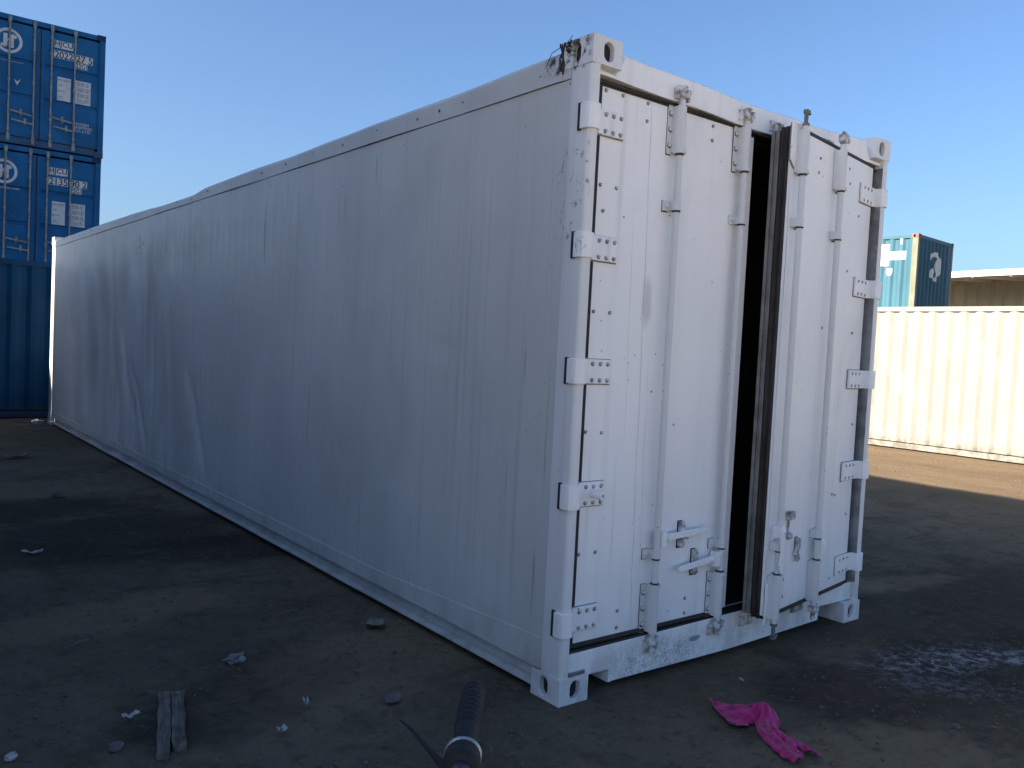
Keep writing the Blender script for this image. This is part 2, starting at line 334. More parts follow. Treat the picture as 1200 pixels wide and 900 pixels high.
# ------------------------------------------------------------------ mesh helpers
class MB:
    def __init__(self): self.v, self.f, self.smooth = [], [], False
    def add(self, vs, fs):
        o = len(self.v); self.v += [tuple(v) for v in vs]; self.f += [tuple(i + o for i in f) for f in fs]; return self
    def box(self, x0, x1, y0, y1, z0, z1):
        return self.add([(x0, y0, z0), (x1, y0, z0), (x1, y1, z0), (x0, y1, z0), (x0, y0, z1), (x1, y0, z1), (x1, y1, z1), (x0, y1, z1)],
                        [(0, 3, 2, 1), (4, 5, 6, 7), (0, 1, 5, 4), (1, 2, 6, 5), (2, 3, 7, 6), (3, 0, 4, 7)])
    def prism(self, poly, a0, a1, axis='z'):
        n = len(poly)
        def mk(p, a):
            return {'z': (p[0], p[1], a), 'y': (p[0], a, p[1]), 'x': (a, p[0], p[1])}[axis]
        vs = [mk(p, a0) for p in poly] + [mk(p, a1) for p in poly]
        fs = [tuple(range(n - 1, -1, -1)), tuple(range(n, 2 * n))] + [(i, (i + 1) % n, n + (i + 1) % n, n + i) for i in range(n)]
        return self.add(vs, fs)
    def ribbon(self, path, t, z0, z1):
        n = len(path); P = [Vector(p) for p in path]; off = []
        for i in range(n):
            d = (P[min(i + 1, n - 1)] - P[max(i - 1, 0)]).normalized()
            off.append(P[i] + Vector((-d.y, d.x)) * t)
        return self.prism([tuple(p) for p in P] + [tuple(p) for p in reversed(off)], z0, z1)
    def tube(self, pts, r, seg=12, cap=True):
        self.smooth = True
        P = [Vector(p) for p in pts]; n = len(P); rr = r if isinstance(r, (list, tuple)) else [r] * n
        vs, up = [], None
        for i in range(n):
            d = (P[min(i + 1, n - 1)] - P[max(i - 1, 0)]).normalized()
            if up is None: up = Vector((0, 0, 1)) if abs(d.z) < 0.9 else Vector((1, 0, 0))
            a = d.cross(up).normalized(); b = d.cross(a).normalized(); up = -b if False else up
            for k in range(seg):
                t = 2 * math.pi * k / seg
                vs.append(P[i] + (a * math.cos(t) + b * math.sin(t)) * rr[i])
        fs = [(i * seg + k, i * seg + (k + 1) % seg, (i + 1) * seg + (k + 1) % seg, (i + 1) * seg + k) for i in range(n - 1) for k in range(seg)]
        if cap: fs += [tuple(range(seg - 1, -1, -1)), tuple(range((n - 1) * seg, n * seg))]
        return self.add(vs, fs)
    def cyl(self, p, q, r, seg=12): return self.tube([p, q], r, seg)
    def dome(self, p, n, r, h=None, seg=8):
        self.smooth = True
        n = Vector(n).normalized(); p = Vector(p); h = h or r * 0.6
        up = Vector((0, 0, 1)) if abs(n.z) < 0.9 else Vector((1, 0, 0))
        a = n.cross(up).normalized(); b = n.cross(a)
        vs = [p + (a * math.cos(2 * math.pi * k / seg) + b * math.sin(2 * math.pi * k / seg)) * r for k in range(seg)]
        vs += [p + n * h * 0.75 + (a * math.cos(2 * math.pi * k / seg) + b * math.sin(2 * math.pi * k / seg)) * r * 0.65 for k in range(seg)]
        vs.append(p + n * h)
        fs = [(k, (k + 1) % seg, seg + (k + 1) % seg, seg + k) for k in range(seg)] + [(seg + k, seg + (k + 1) % seg, 2 * seg) for k in range(seg)]
        return self.add(vs, fs)
    def map(self, fn): self.v = [tuple(fn(*v)) for v in self.v]; return self
    def mesh(self, name, mat, sharp=0.6, fix=True):
        me = bpy.data.meshes.new(name)
        me.from_pydata(self.v, [], self.f)
        if fix:
            bm = bmesh.new(); bm.from_mesh(me); bmesh.ops.recalc_face_normals(bm, faces=bm.faces); bm.to_mesh(me); bm.free()
        if self.smooth:
            me.polygons.foreach_set('use_smooth', [True] * len(me.polygons)); me.set_sharp_from_angle(angle=sharp)
        me.materials.append(M[mat] if isinstance(mat, str) else mat)
        me.update()
        return me
    def build(self, name, mat, parent=None, bevel=0.0, **k):
        o = link(name, self.mesh(name, mat, **k), parent)
        if bevel:
            b = o.modifiers.new('bevel', 'BEVEL'); b.width = bevel; b.segments = 2; b.limit_method = 'ANGLE'; b.angle_limit = 0.7
        return o

def link(name, me, parent=None):
    o = bpy.data.objects.new(name, me); COL.objects.link(o)
    if parent is not None: o.parent = parent
    return o
def tag(o, label, cat, group=None, kind=None):
    if label: o['label'] = label
    if cat: o['category'] = cat
    if group: o['group'] = group
    if kind: o['kind'] = kind
    return o
def thing(name, loc, rz, label, cat, group=None):
    o = bpy.data.objects.new(name, None); COL.objects.link(o); o.empty_display_size = 0.2
    o.location = loc; o.rotation_euler = (0, 0, rz)
    return tag(o, label, cat, group)

def holed_face(mb, corner, ea, eb, la, lb, ca, cb, w, h, inn, depth=0.028):
    """rectangular plate face with a stadium hole whose wall runs inward"""
    corner, ea, eb, inn = Vector(corner), Vector(ea), Vector(eb), Vector(inn)
    angs = [2 * math.pi * k / 24 for k in range(24)]
    for (x, y) in ((0, 0), (la, 0), (la, lb), (0, lb)): angs.append(math.atan2(y - cb, x - ca) % (2 * math.pi))
    angs = sorted(set(round(a, 5) for a in angs)); n = len(angs); out, hole = [], []
    for t in angs:
        c, s = math.cos(t), math.sin(t)
        ts = []
        if c > 1e-6: ts.append((la - ca) / c)
        if c < -1e-6: ts.append(-ca / c)
        if s > 1e-6: ts.append((lb - cb) / s)
        if s < -1e-6: ts.append(-cb / s)
        r = min(ts); out.append((ca + c * r, cb + s * r))
        # stadium (w < h): straight sides and round ends
        k = (h - w) / 2
        if abs(s) < 1e-6 or abs((w / 2) / max(abs(c), 1e-6) * s) <= k: rr = (w / 2) / abs(c)
        else:
            yc = math.copysign(k, s); b_ = s * yc; rr = b_ + math.sqrt(max(0, b_ * b_ - yc * yc + w * w / 4))
        hole.append((ca + c * rr, cb + s * rr))
    P = lambda ab, d=0: corner + ea * ab[0] + eb * ab[1] + inn * d
    vs = [P(p) for p in out] + [P(p) for p in hole] + [P(p, depth) for p in hole]
    fs = []
    for i in range(n):
        j = (i + 1) % n
        fs += [(i, j, n + j, n + i), (n + i, n + j, 2 * n + j, 2 * n + i)]
    mb.add(vs, fs)

def casting_mb(x0, x1, y0, y1, z0, z1, side):
    """container corner block: hole in the -y or +y end face and in the outer side face"""
    mb = MB(); cx, cy, cz = (x1 - x0), (y1 - y0), (z1 - z0)
    ex, ey, ez = (1, 0, 0), (0, 1, 0), (0, 0, 1)
    sx, sy = side
    yf = y0 if sy < 0 else y1; yb = y1 if sy < 0 else y0
    xf = x0 if sx < 0 else x1; xb = x1 if sx < 0 else x0
    hx = cx * 0.55 if sx < 0 else cx * 0.45
    holed_face(mb, (x0, yf, z0), ex, ez, cx, cz, hx, cz * 0.5, 0.058, 0.082, (0, -sy, 0))
    hy = cy * 0.56 if sy < 0 else cy * 0.44
    holed_face(mb, (xf, y0, z0), ey, ez, cy, cz, hy, cz * 0.5, 0.054, 0.082, (-sx, 0, 0))
    mb.add([(x0, yb, z0), (x1, yb, z0), (x1, yb, z1), (x0, yb, z1)], [(0, 1, 2, 3)])
    mb.add([(xb, y0, z0), (xb, y1, z0), (xb, y1, z1), (xb, y0, z1)], [(0, 1, 2, 3)])
    mb.add([(x0, y0, z0), (x1, y0, z0), (x1, y1, z0), (x0, y1, z0)], [(0, 1, 2, 3)])
    mb.add([(x0, y0, z1), (x1, y0, z1), (x1, y1, z1), (x0, y1, z1)], [(0, 1, 2, 3)])
    return mb

def corrugation(u0, u1, depth, period=0.278, phase=0.0):
    """list of (u, d): trapezoid wave, d = 0 at the outer face, depth inside"""
    pts = [(u0, 0.0)]; u = u0 + 0.05 + phase
    while u + period < u1 - 0.04:
        pts += [(u, 0.0), (u + 0.068, depth), (u + 0.068 + 0.071, depth), (u + 0.207, 0.0)]
        u += period
    pts.append((u1, 0.0)); return pts
def sheet(pts, z0, z1, fn):
    mb = MB(); n = len(pts)
    vs = [fn(u, d, z0) for u, d in pts] + [fn(u, d, z1) for u, d in pts]
    mb.add(vs, [(i, i + 1, n + i + 1, n + i) for i in range(n - 1)])
    return mb

def text_mesh(body, x0, x1, z0, z1, y, mat):
    """flat lettering facing -y, fitted to a rectangle, a hair of thickness"""
    cu = bpy.data.curves.new('lettering', 'FONT'); cu.body = body; cu.size = 1.0; cu.extrude = 0.0
    cu.space_line = 0.85; cu.offset = 0.016 if x1 - x0 > 0.2 and len(body) < 6 else 0.004
    ob = bpy.data.objects.new('lettering_tmp', cu); COL.objects.link(ob)
    dg = bpy.context.evaluated_depsgraph_get()
    me = bpy.data.meshes.new_from_object(ob.evaluated_get(dg))
    bpy.data.objects.remove(ob); bpy.data.curves.remove(cu)
    xs = [v.co.x for v in me.vertices]; ys = [v.co.y for v in me.vertices]
    ax, bx, ay, by = min(xs), max(xs), min(ys), max(ys)
    for v in me.vertices:
        v.co = (x0 + (v.co.x - ax) / (bx - ax) * (x1 - x0), y, z0 + (v.co.y - ay) / (by - ay) * (z1 - z0))
    me.name = 'lettering'; me.materials.clear(); me.materials.append(M[mat])
    return me

# ------------------------------------------------------------------ the ground, one sheet out to the horizon
def axis(c, near, step, far):
    a = [0.0]; d = step
    while a[-1] < far:
        a.append(a[-1] + d)
        if a[-1] > near: d *= 1.16
    return [c - v for v in reversed(a[1:])] + [c + v for v in a]
gx = axis(0.3, 3.6, 0.034, 900); gy = axis(1.0, 3.0, 0.034, 900)
def on_pad(x, y):
    dx = max(0 - x, x - 2.45, 0); dy = max(0 - y, y - 12.2, 0)
    return min(1.0, math.hypot(dx, dy) / 0.25)
gv = []
for y in gy:
    for x in gx:
        h = 0.0
        if abs(x) < 20 and abs(y) < 20:
            h = 0.020 * mnoise.noise(Vector((x * 0.9, y * 0.9, 0))) + 0.009 * mnoise.noise(Vector((x * 3.3, y * 3.3, 4))) + 0.006 * mnoise.noise(Vector((x * 8, y * 8, 8))) + (0.0055 * mnoise.noise(Vector((x * 19, y * 19, 5))) if abs(x) < 5 and abs(y) < 6 else 0)
            h = (h - 0.004) * on_pad(x, y) * (0.0 if x > 12.6 or y > 12.7 else 1.0)
        gv.append((x, y, h - 0.003))
nx = len(gx)
gm = MB(); gm.add(gv, [(j * nx + i, j * nx + i + 1, (j + 1) * nx + i + 1, (j + 1) * nx + i) for j in range(len(gy) - 1) for i in range(nx - 1)])
gm.smooth = True
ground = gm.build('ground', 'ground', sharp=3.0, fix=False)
ground['kind'] = 'structure'

# ------------------------------------------------------------------ the white refrigerated container
W, H, L = 2.438, 2.896, 12.192
box = thing('refrigerated_container', (0, 0, 0), 0, 'long white refrigerated container with dented side and one door ajar, standing on the dark soil', 'shipping container')

def lerp_tab(tab, v):
    for (a, fa), (b, fb) in zip(tab, tab[1:]):
        if v <= b: 
            t = max(0, (v - a) / (b - a)); t = t * t * (3 - 2 * t)
            return fa + (fb - fa) * t
    return tab[-1][1]
TOP = [(0, 2.868), (0.4, 2.862), (1.0, 2.850), (1.8, 2.850), (2.4, 2.843), (3.2, 2.834), (3.8, 2.838), (4.85, 2.832), (5.0, 2.826), (5.35, 2.800), (6.3, 2.803), (6.9, 2.818), (7.6, 2.827), (9.0, 2.835), (12.2, 2.834)]
DENTS = [(8.05, 0.62, 0.24, 0.50, 0.036), (7.3, 0.45, 0.15, 0.38, 0.030), (9.3, 0.8, 0.30, 0.7, 0.035), (6.6, 1.35, 0.10, 0.75, 0.026), (7.75, 1.7, 0.22, 0.5, 0.030), (8.8, 1.6, 0.25, 0.8, 0.026),
         (6.1, 0.62, 0.13, 0.40, 0.035), (5.0, 0.9, 0.25, 0.5, 0.014), (2.2, 0.85, 0.05, 0.06, 0.011), (1.55, 0.80, 0.05, 0.05, 0.010), (1.05, 1.55, 0.10, 0.035, 0.010), (0.62, 1.95, 0.05, 0.12, 0.008), (10.4, 1.0, 0.3, 0.6, 0.025), (3.4, 1.5, 0.5, 0.7, 0.010)]
FOLDS = [(9.9, 2.3, 9.5, 0.45, 0.26, 0.034), (9.0, 2.2, 8.7, 0.35, 0.22, 0.038), (8.3, 2.25, 8.0, 0.30, 0.18, 0.036), (7.9, 1.6, 7.05, 0.30, 0.17, 0.036), (7.35, 1.15, 6.6, 0.28, 0.13, 0.030), (6.7, 2.2, 6.5, 0.35, 0.17, 0.030), (5.95, 1.9, 5.75, 0.30, 0.15, 0.020), (5.35, 1.2, 4.75, 0.28, 0.12, 0.018), (10.7, 1.8, 10.4, 0.3, 0.28, 0.028), (7.1, 0.95, 7.3, 0.25, 0.10, 0.024), (4.2, 2.0, 4.1, 0.5, 0.12, 0.006), (2.9, 1.9, 2.85, 0.4, 0.06, 0.004)]
def dent(y, z):
    d = 0.0
    for cy, cz, ry, rz, a in DENTS:
        yy = y - cy - 0.16 * (z - cz) * math.sin(cy * 7)
        e = (yy / ry) ** 2 + ((z - cz) / rz) ** 2
        if e < 9: d += a * math.exp(-e)
        # raised crease alongside each dent
        e2 = ((yy - ry * 1.5) / (ry * 0.5)) ** 2 + ((z - cz + 0.1) / (rz * 0.9)) ** 2
        if e2 < 9: d -= a * 0.45 * math.exp(-e2)
    for y0, z0, y1, z1, w, a in FOLDS:
        if min(z0, z1) - 0.3 < z < max(z0, z1) + 0.3:
            t = (z - z0) / (z1 - z0); q = (y - (y0 + (y1 - y0) * t)) / w
            if -1.6 < q < 1: 
                f = 0.5 + 0.5 * math.cos(math.pi * (q if q > 0 else q / 1.6))
                d += (0.62 if y0 > 6.4 else 0.9) * a * f * max(0, min(1, min(t + 0.12, 1.12 - t) * 3))
    env = max(0, 1 - abs(y - 8) / 5)
    d += 0.016 * env * mnoise.noise(Vector((y * 2.6, z * 0.8, 3))) * min(1, (2.7 - z) * 2)
    d += 0.0035 * mnoise.noise(Vector((y * 1.4, z * 1.2, 9)))
    return d
def side_grid(x_out, sgn, rough):
    ys = []; y = 0.134
    while y < 12.06: ys.append(y); y += 0.0253 if y < 7 else 0.038
    zs = [0.13 + (2.732 - 0.13) * k / 52 for k in range(53)]
    vs = []
    for z in zs:
        for y in ys:
            ph = (y % 0.152) / 0.152
            bead = -0.0030 * math.exp(-((ph - 0.5) / 0.075) ** 2) + 0.0012 * math.exp(-((ph - 0.12) / 0.06) ** 2)
            fade = min(1, max(0, (2.62 - z) / 0.15)) * min(1, max(0, (z - 0.22) / 0.08))
            d = bead * fade + (dent(y, z) * min(1, (2.729 - z) * 8) if rough else 0)
            vs.append((x_out + sgn * (0.004 + d), y, z))
    n = len(ys)
    mb = MB(); mb.add(vs, [(j * n + i, j * n + i + 1, (j + 1) * n + i + 1, (j + 1) * n + i) for j in range(len(zs) - 1) for i in range(n - 1)])
    mb.smooth = True
    return mb
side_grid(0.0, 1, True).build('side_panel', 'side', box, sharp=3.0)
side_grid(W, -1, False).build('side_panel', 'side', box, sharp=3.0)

def sweep(profile_fn, ys):
    mb = MB(); pr = [profile_fn(y) for y in ys]; k = len(pr[0]); vs = []
    for y, p in zip(ys, pr): vs += [(a, y, b) for a, b in p]
    fs = [(i * k + j, i * k + (j + 1) % k, (i + 1) * k + (j + 1) % k, (i + 1) * k + j) for i in range(len(ys) - 1) for j in range(k)]
    fs += [tuple(range(k - 1, -1, -1)), tuple(range((len(ys) - 1) * k, len(ys) * k))]
    return mb.add(vs, fs)
yr = [0.19 + (12.0 - 0.19) * k / 90 for k in range(91)]
def rail_prof(sgn, x0):
    def f(y):
        t = lerp_tab(TOP, y) + 0.0015 * mnoise.noise(Vector((y * 2.2, 0, 1))); w = 0.006 * mnoise.noise(Vector((y * 1.3, 5, 1)))
        sag = 0.004 * mnoise.noise(Vector((y * 0.9, 2, 7)))
        return [(x0 + sgn * (-0.003 + w), 2.735 + sag), (x0 + sgn * (-0.003 + w), t - 0.02), (x0 + sgn * 0.012, t), (x0 + sgn * 0.09, t), (x0 + sgn * 0.09, 2.735 + sag)]
    return f
for sg, x0 in ((1, 0.0), (-1, W)):
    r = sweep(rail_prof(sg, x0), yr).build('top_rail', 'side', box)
    st = MB()
    rr = random.Random(4); y = 0.34
    while y < 11.8:
        st.dome((x0 - sg * 0.0025, y, 2.79 + rr.uniform(-0.012, 0.016) - (0.02 if 5.2 < y < 7 else 0)), (-sg, 0, 0), rr.uniform(0.005, 0.010), 0.006)
        y += rr.choice((0.22, 0.33, 0.45, 0.62))
    link('rivet', st.mesh('rivet', 'worn'), r)['kind'] = 'stuff'
    MB().box(*sorted((x0 - sg * 0.001, x0 + sg * 0.06)), 0.1335, 0.1895, 2.734, 2.7765).build('rail_end', 'side', box)
    # bottom rail: set back channel with a lip, below the overhanging skin
    yb = [0.172 + (12.02 - 0.172) * k / 60 for k in range(61)]
    def bprof(y, sg=sg, x0=x0):
        w = 0.004 * mnoise.noise(Vector((y * 1.7, 1, 2)))
        return [(x0 + sg * (0.000 + w), 0.036), (x0 + sg * (0.000 + w), 0.050), (x0 + sg * 0.050, 0.054), (x0 + sg * 0.058, 0.150), (x0 + sg * 0.10, 0.150), (x0 + sg * 0.10, 0.036)]
    sweep(bprof, yb).build('bottom_rail', 'side', box)
    # lapped skirt sheet with the weld seam along its upper edge
    def kprof(y, sg=sg, x0=x0):
        z = 0.262 - 0.05 * min(1, max(0, (y - 0.3) / 1.2)); d = dent(y, z) if sg > 0 else 0
        xs = x0 + sg * (0.0005 + d * 0.9)
        return [(xs, 0.127), (xs, z), (xs + sg * 0.02, z + 0.003), (xs + sg * 0.02, 0.127)]
    sweep(kprof, [0.137 + (12.05 - 0.137) * k / 160 for k in range(161)]).build('skirt_plate', 'side', box)

# corner posts with rounded outer edge
def post_poly(sx, sy):
    r = 0.022; arc = [(r - r * math.cos(t), r - r * math.sin(t)) for t in [math.radians(a) for a in (0, 22, 45, 68, 90)]]
    p = [(0.0, 0.130)] + arc + [(0.046, 0.0), (0.052, 0.006), (0.052, 0.11), (0.115, 0.115), (0.115, 0.130)]
    return [(x if sx < 0 else W - x, y if sy < 0 else L - y) for x, y in p]
for sx in (-1, 1):
    for sy in (-1, 1):
        mb = MB().prism(post_poly(sx, sy), 0.119, 2.777); mb.smooth = True
        mb.build('corner_post', 'post' if sy < 0 else 'side', box, sharp=0.5)
CX, CY, CZ = 0.168, 0.190, 0.119
for sx in (-1, 1):
    for sy in (-1, 1):
        for top in (0, 1):
            x0, x1 = (0, CX) if sx < 0 else (W - CX, W)
            y0, y1 = (0, CY) if sy < 0 else (L - CY, L)
            z0, z1 = (2.777, 2.896) if top else (0.0, 0.119)
            d = -0.003
            x0 += d if sx < 0 else 0; x1 -= d if sx > 0 else 0; y0 += d if sy < 0 else 0; y1 -= d if sy > 0 else 0
            co = casting_mb(x0, x1, y0, y1, z0, z1, (sx, sy)).build('corner_casting', 'post', box, bevel=0.006)
            MB().box(x0 + 0.03, x1 - 0.03, y0 + 0.03, y1 - 0.03, z0 + 0.006, z1 - 0.006).build('hole_dark_core', 'dark_tone', co)  # dark core: dirt and the hollow's shade put into its colour

MB().box(W - 0.0560, W - 0.0525, 0.006, 0.112, 0.232, 2.73).build('post_edge_strip', 'postgrey', box)
MB().box(W - 0.0600, W - 0.0563, 0.075, 0.112, 0.232, 2.73).build('post_seal', 'rubber', box)
# header and sill (front), slightly bent
def bent(mb, amp, ph):
    return mb.map(lambda x, y, z: (x, y + 0.004 * math.sin(x * 4 + ph), z - amp * math.sin(math.pi * min(1, max(0, x / W)))**2 + 0.003 * math.sin(x * 9 + ph)))
hd = MB(); N = 40
pz = []
for i in range(N + 1):
    x = 0.053 + (W - 0.106) * i / N
    if x < CX + 0.004 or x > W - CX - 0.004: top = 2.774
    else: top = 2.872
    pz.append((x, top))
vs, fs = [], []
for x, top in pz: vs += [(x, 0.030, 2.748), (x, 0.030, top - 0.012), (x, 0.045, top), (x, 0.13, top), (x, 0.13, 2.748)]
for i in range(N):
    for j in range(5): fs.append((i * 5 + j, i * 5 + (j + 1) % 5, (i + 1) * 5 + (j + 1) % 5, (i + 1) * 5 + j))
fs += [(0, 1, 2, 3, 4), tuple(N * 5 + k for k in (4, 3, 2, 1, 0))]
hd.add(vs, fs); bent(hd, 0.022, 1.0).build('header', 'door', box)
sl = [(0.053, 0.124), (0.053, 0.208), (W - 0.053, 0.226), (W - 0.053, 0.124), (2.215, 0.124), (2.045, 0.126), (2.045, 0.046), (1.2, 0.026), (0.36, 0.034), (0.328, 0.030), (0.328, 0.094), (0.19, 0.094), (0.175, 0.124)]
MB().prism(sl, 0.030, 0.14, 'y').build('sill', 'door', box, bevel=0.004)
MB().prism([(0.19, 0.0935), (0.3275, 0.0935), (0.3275, 0.04), (0.342, 0.04), (0.342, 0.108), (0.19, 0.108)], 0.141, 1.2, 'y').build('forklift_pocket', 'side', box)
MB().prism([(2.2145, 0.1235), (2.046, 0.1255), (2.046, 0.05), (2.03, 0.05), (2.03, 0.14), (2.2145, 0.14)], 0.141, 1.2, 'y').build('forklift_pocket', 'side', box)
MB().add([(0.056, 0.003, 0.1205), (0.150, 0.004, 0.1205), (0.172, 0.028, 0.1205), (0.056, 0.028, 0.1205)], [(0, 1, 2, 3)]).build('worn_ledge', 'worn', box)
# roof, floor, rear wall and inner lining coloured dark for the interior's shade
MB().box(0.09, W - 0.09, 0.14, 12.10, 2.80, 2.812).build('roof', 'side', box)
MB().box(0.0905, W - 0.0905, 0.141, 12.029, 0.155, 0.200).build('floor', 'liner', box)
MB().box(0.117, W - 0.117, L - 0.05, L - 0.01, 0.13, 2.76).build('rear_wall', 'side', box)
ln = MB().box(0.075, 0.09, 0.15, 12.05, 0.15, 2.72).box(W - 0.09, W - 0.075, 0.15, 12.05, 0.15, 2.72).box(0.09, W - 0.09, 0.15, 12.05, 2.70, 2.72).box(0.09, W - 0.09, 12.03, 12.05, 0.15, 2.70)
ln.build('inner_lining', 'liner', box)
MB().box(0.053, W - 0.053, 0.050, 0.13, 2.712, 2.727).build('header_seal', 'rubber', box)
MB().box(0.053, W - 0.053, 0.034, 0.11, 0.212, 0.222).build('threshold_seal', 'rubber', box)

# ---- doors.  local leaf coordinates: u from the hinge edge, d towards the viewer, z
YS = 0.055
def mapL(u, d, z): return (u, YS - d, z)
RA = math.radians(9.6)
def mapR(u, d, z): return (2.40 - u * math.cos(RA) + d * math.sin(RA), YS - u * math.sin(RA) - d * math.cos(RA), z)
HZ = [2.556, 2.010, 1.468, 0.920, 0.357]

def rod_set(door, mp, u, flip, hook=False):
    """one lock rod with its guides, clamps and cams; everything a sub-part of the door"""
    o = 0.040
    MB().tube([(u, o, 0.205), (u, o, 1.4), (u, o, 2.745)], 0.0165, 14).map(mp).build('lock_rod', 'rod', door)
    for (z0, z1) in ((2.505, 2.715), (0.232, 0.452)):
        g = MB()
        ang = [math.pi * k / 10 for k in range(11)]
        ring = [(u + 0.0265 * math.cos(a) * -1, o - 0.006 + 0.0285 * math.sin(a)) for a in ang]
        poly = [(u - 0.0265, 0.002)] + ring + [(u + 0.0265, 0.002)]
        g.prism(poly, z0, z1); g.smooth = True
        s = -1 if not flip else 1
        fl = sorted((u + s * 0.02, u + s * 0.052)); g.box(fl[0], fl[1], 0.001, 0.007, z0 - 0.01, z1 + 0.005)
        # rolled collar at the inner end
        zc = z0 if z0 > 1 else z1
        g.tube([(u, o, zc - 0.008), (u, o, zc + 0.008)], 0.0315, 14)
        for k in range(3): g.dome((u + s * 0.037, 0.007, z0 + (z1 - z0) * (0.15 + 0.35 * k)), (0, 1, 0), 0.0105, 0.011)
        g.map(mp).build('rod_guide', 'rod', door, sharp=0.5)
        q = MB(); zq = zc + (-0.013 if z0 > 1 else 0.013)
        q.tube([(u, o, zq - 0.0035), (u, o, zq + 0.0035)], 0.0205, 12).box(fl[0] - 0.003, fl[1], 0.0003, 0.0012, z0 - 0.015, z1 + 0.007)
        for k in range(3): q.tube([(u + s * 0.037, 0.0055, z0 + (z1 - z0) * (0.15 + 0.35 * k) - 0.002), (u + s * 0.037, 0.0080, z0 + (z1 - z0) * (0.15 + 0.35 * k) - 0.002)], 0.0135, 10)
        link('grime_shade_outline', q.map(mp).mesh('grime_shade_outline', 'dark_tone'), door)['kind'] = 'stuff'  # dark outlines at collar, flange and bolts: painted contact shade and dirt
    for z in (2.255, 0.607):
        g = MB(); ang = [math.pi * k / 10 for k in range(11)]
        ring = [(u - 0.023 * math.cos(a), o - 0.004 + 0.024 * math.sin(a)) for a in ang]
        g.prism([(u - 0.023, 0.002)] + ring + [(u + 0.023, 0.002)], z - 0.021, z + 0.021); g.smooth = True
        s = -1 if not flip else 1
        fl = sorted((u + s * 0.018, u + s * 0.058)); g.box(fl[0], fl[1], 0.001, 0.012, z - 0.024, z + 0.022)
        g.dome((u + s * 0.040, 0.012, z), (0, 1, 0), 0.014, 0.012)
        g.map(mp).build('rod_clamp', 'rod', door, sharp=0.5)
        q = MB().tube([(u, o, z - 0.029), (u, o, z - 0.022)], 0.0205, 12).box(fl[0] - 0.003, fl[1], 0.0003, 0.0012, z - 0.030, z + 0.024)
        link('grime_shade_outline', q.map(mp).mesh('grime_shade_outline', 'dark_tone'), door)['kind'] = 'stuff'  # dark ring and rim under the clamp, painted shade plus dirt
    for z, s in ((2.765, 1), (0.178, -1)):
        c = MB()
        if hook:
            c.tube([(u, o, z - s * 0.025), (u, o, z + s * 0.045)], 0.0105, 10)
            c.prism([(u - 0.030, z + s * 0.030), (u + 0.011, z + s * 0.034), (u + 0.011, z + s * 0.052), (u - 0.022, z + s * 0.050)], o - 0.012, o + 0.012, 'y')
            c.tube([(u, o, z - s * 0.030), (u, o, z - s * 0.016)], 0.0185, 10)
            c.map(mp).build('locking_cam', 'worn', door, sharp=0.5)
            continue
        c.tube([(u, o, z - s * 0.025), (u, o, z + s * 0.045)], 0.0135, 10)
        c.box(u - 0.034, u - 0.010, o - 0.020, o + 0.022, z - 0.008, z + 0.014)
        c.prism([(u + 0.006, z - 0.014), (u + 0.036, z - 0.004), (u + 0.040, z + 0.028), (u + 0.022, z + 0.030), (u + 0.020, z + 0.008)], o - 0.016, o + 0.018, 'y')
        c.prism([(u - 0.036, z + 0.010), (u - 0.012, z + 0.016), (u - 0.016, z + 0.040), (u - 0.034, z + 0.034)], o - 0.012, o + 0.016, 'y')
        c.tube([(u, o, z + s * 0.03), (u + 0.022, o + 0.004, z + s * 0.045)], 0.009, 8)
        c.dome((u, o + 0.010, z), (0, 1, 0), 0.018, 0.014)
        c.map(mp).build('locking_cam', 'caststeel', door, sharp=0.5)

def bolts(door, mp, pts, r=0.0066):
    b, q = MB(), MB()
    for u, z in pts:
        b.dome((u, 0.0012, z), (0, 1, 0), r, 0.008)
        q.tube([(u - 0.0022, 0.0, z - 0.0026), (u - 0.0022, 0.0016, z - 0.0026)], r + 0.0022, 10)
    link('bolt_head', b.map(mp).mesh('bolt_head', 'boltgrey'), door)['kind'] = 'stuff'
    link('bolt_grime_shade', q.map(mp).mesh('bolt_grime_shade', 'softgrime_shade'), door)['kind'] = 'stuff'  # offset dark discs paint a crescent of shade and dirt under each bolt

def catch(door, mp, u, z):
    c = MB()
    c.box(u - 0.013, u + 0.013, 0.001, 0.010, z - 0.062, z + 0.062)
    c.prism([(u - 0.012, z + 0.060), (u + 0.006, z + 0.066), (u + 0.014, z + 0.02), (u + 0.022, z - 0.004), (u + 0.046, z - 0.022), (u + 0.040, z - 0.030), (u + 0.008, z - 0.014), (u - 0.012, z + 0.006)], 0.010, 0.028, 'y')
    c.prism([(u - 0.014, z - 0.022), (u + 0.010, z - 0.022), (u + 0.013, z - 0.06), (u - 0.002, z - 0.068), (u - 0.014, z - 0.056)], 0.010, 0.026, 'y')
    c.dome((u + 0.004, 0.026, z - 0.046), (0, 1, 0), 0.011, 0.010); c.dome((u + 0.004, 0.026, z + 0.043), (0, 1, 0), 0.009, 0.009)
    c.map(mp).build('handle_catch', 'caststeel', door, bevel=0.003)
    MB().box(u - 0.019, u + 0.015, 0.0003, 0.0013, z - 0.072, z + 0.066).map(mp).build('grime_shade_outline', 'dark_tone', door)  # dark backing plate outlines the catch with painted shade and dirt

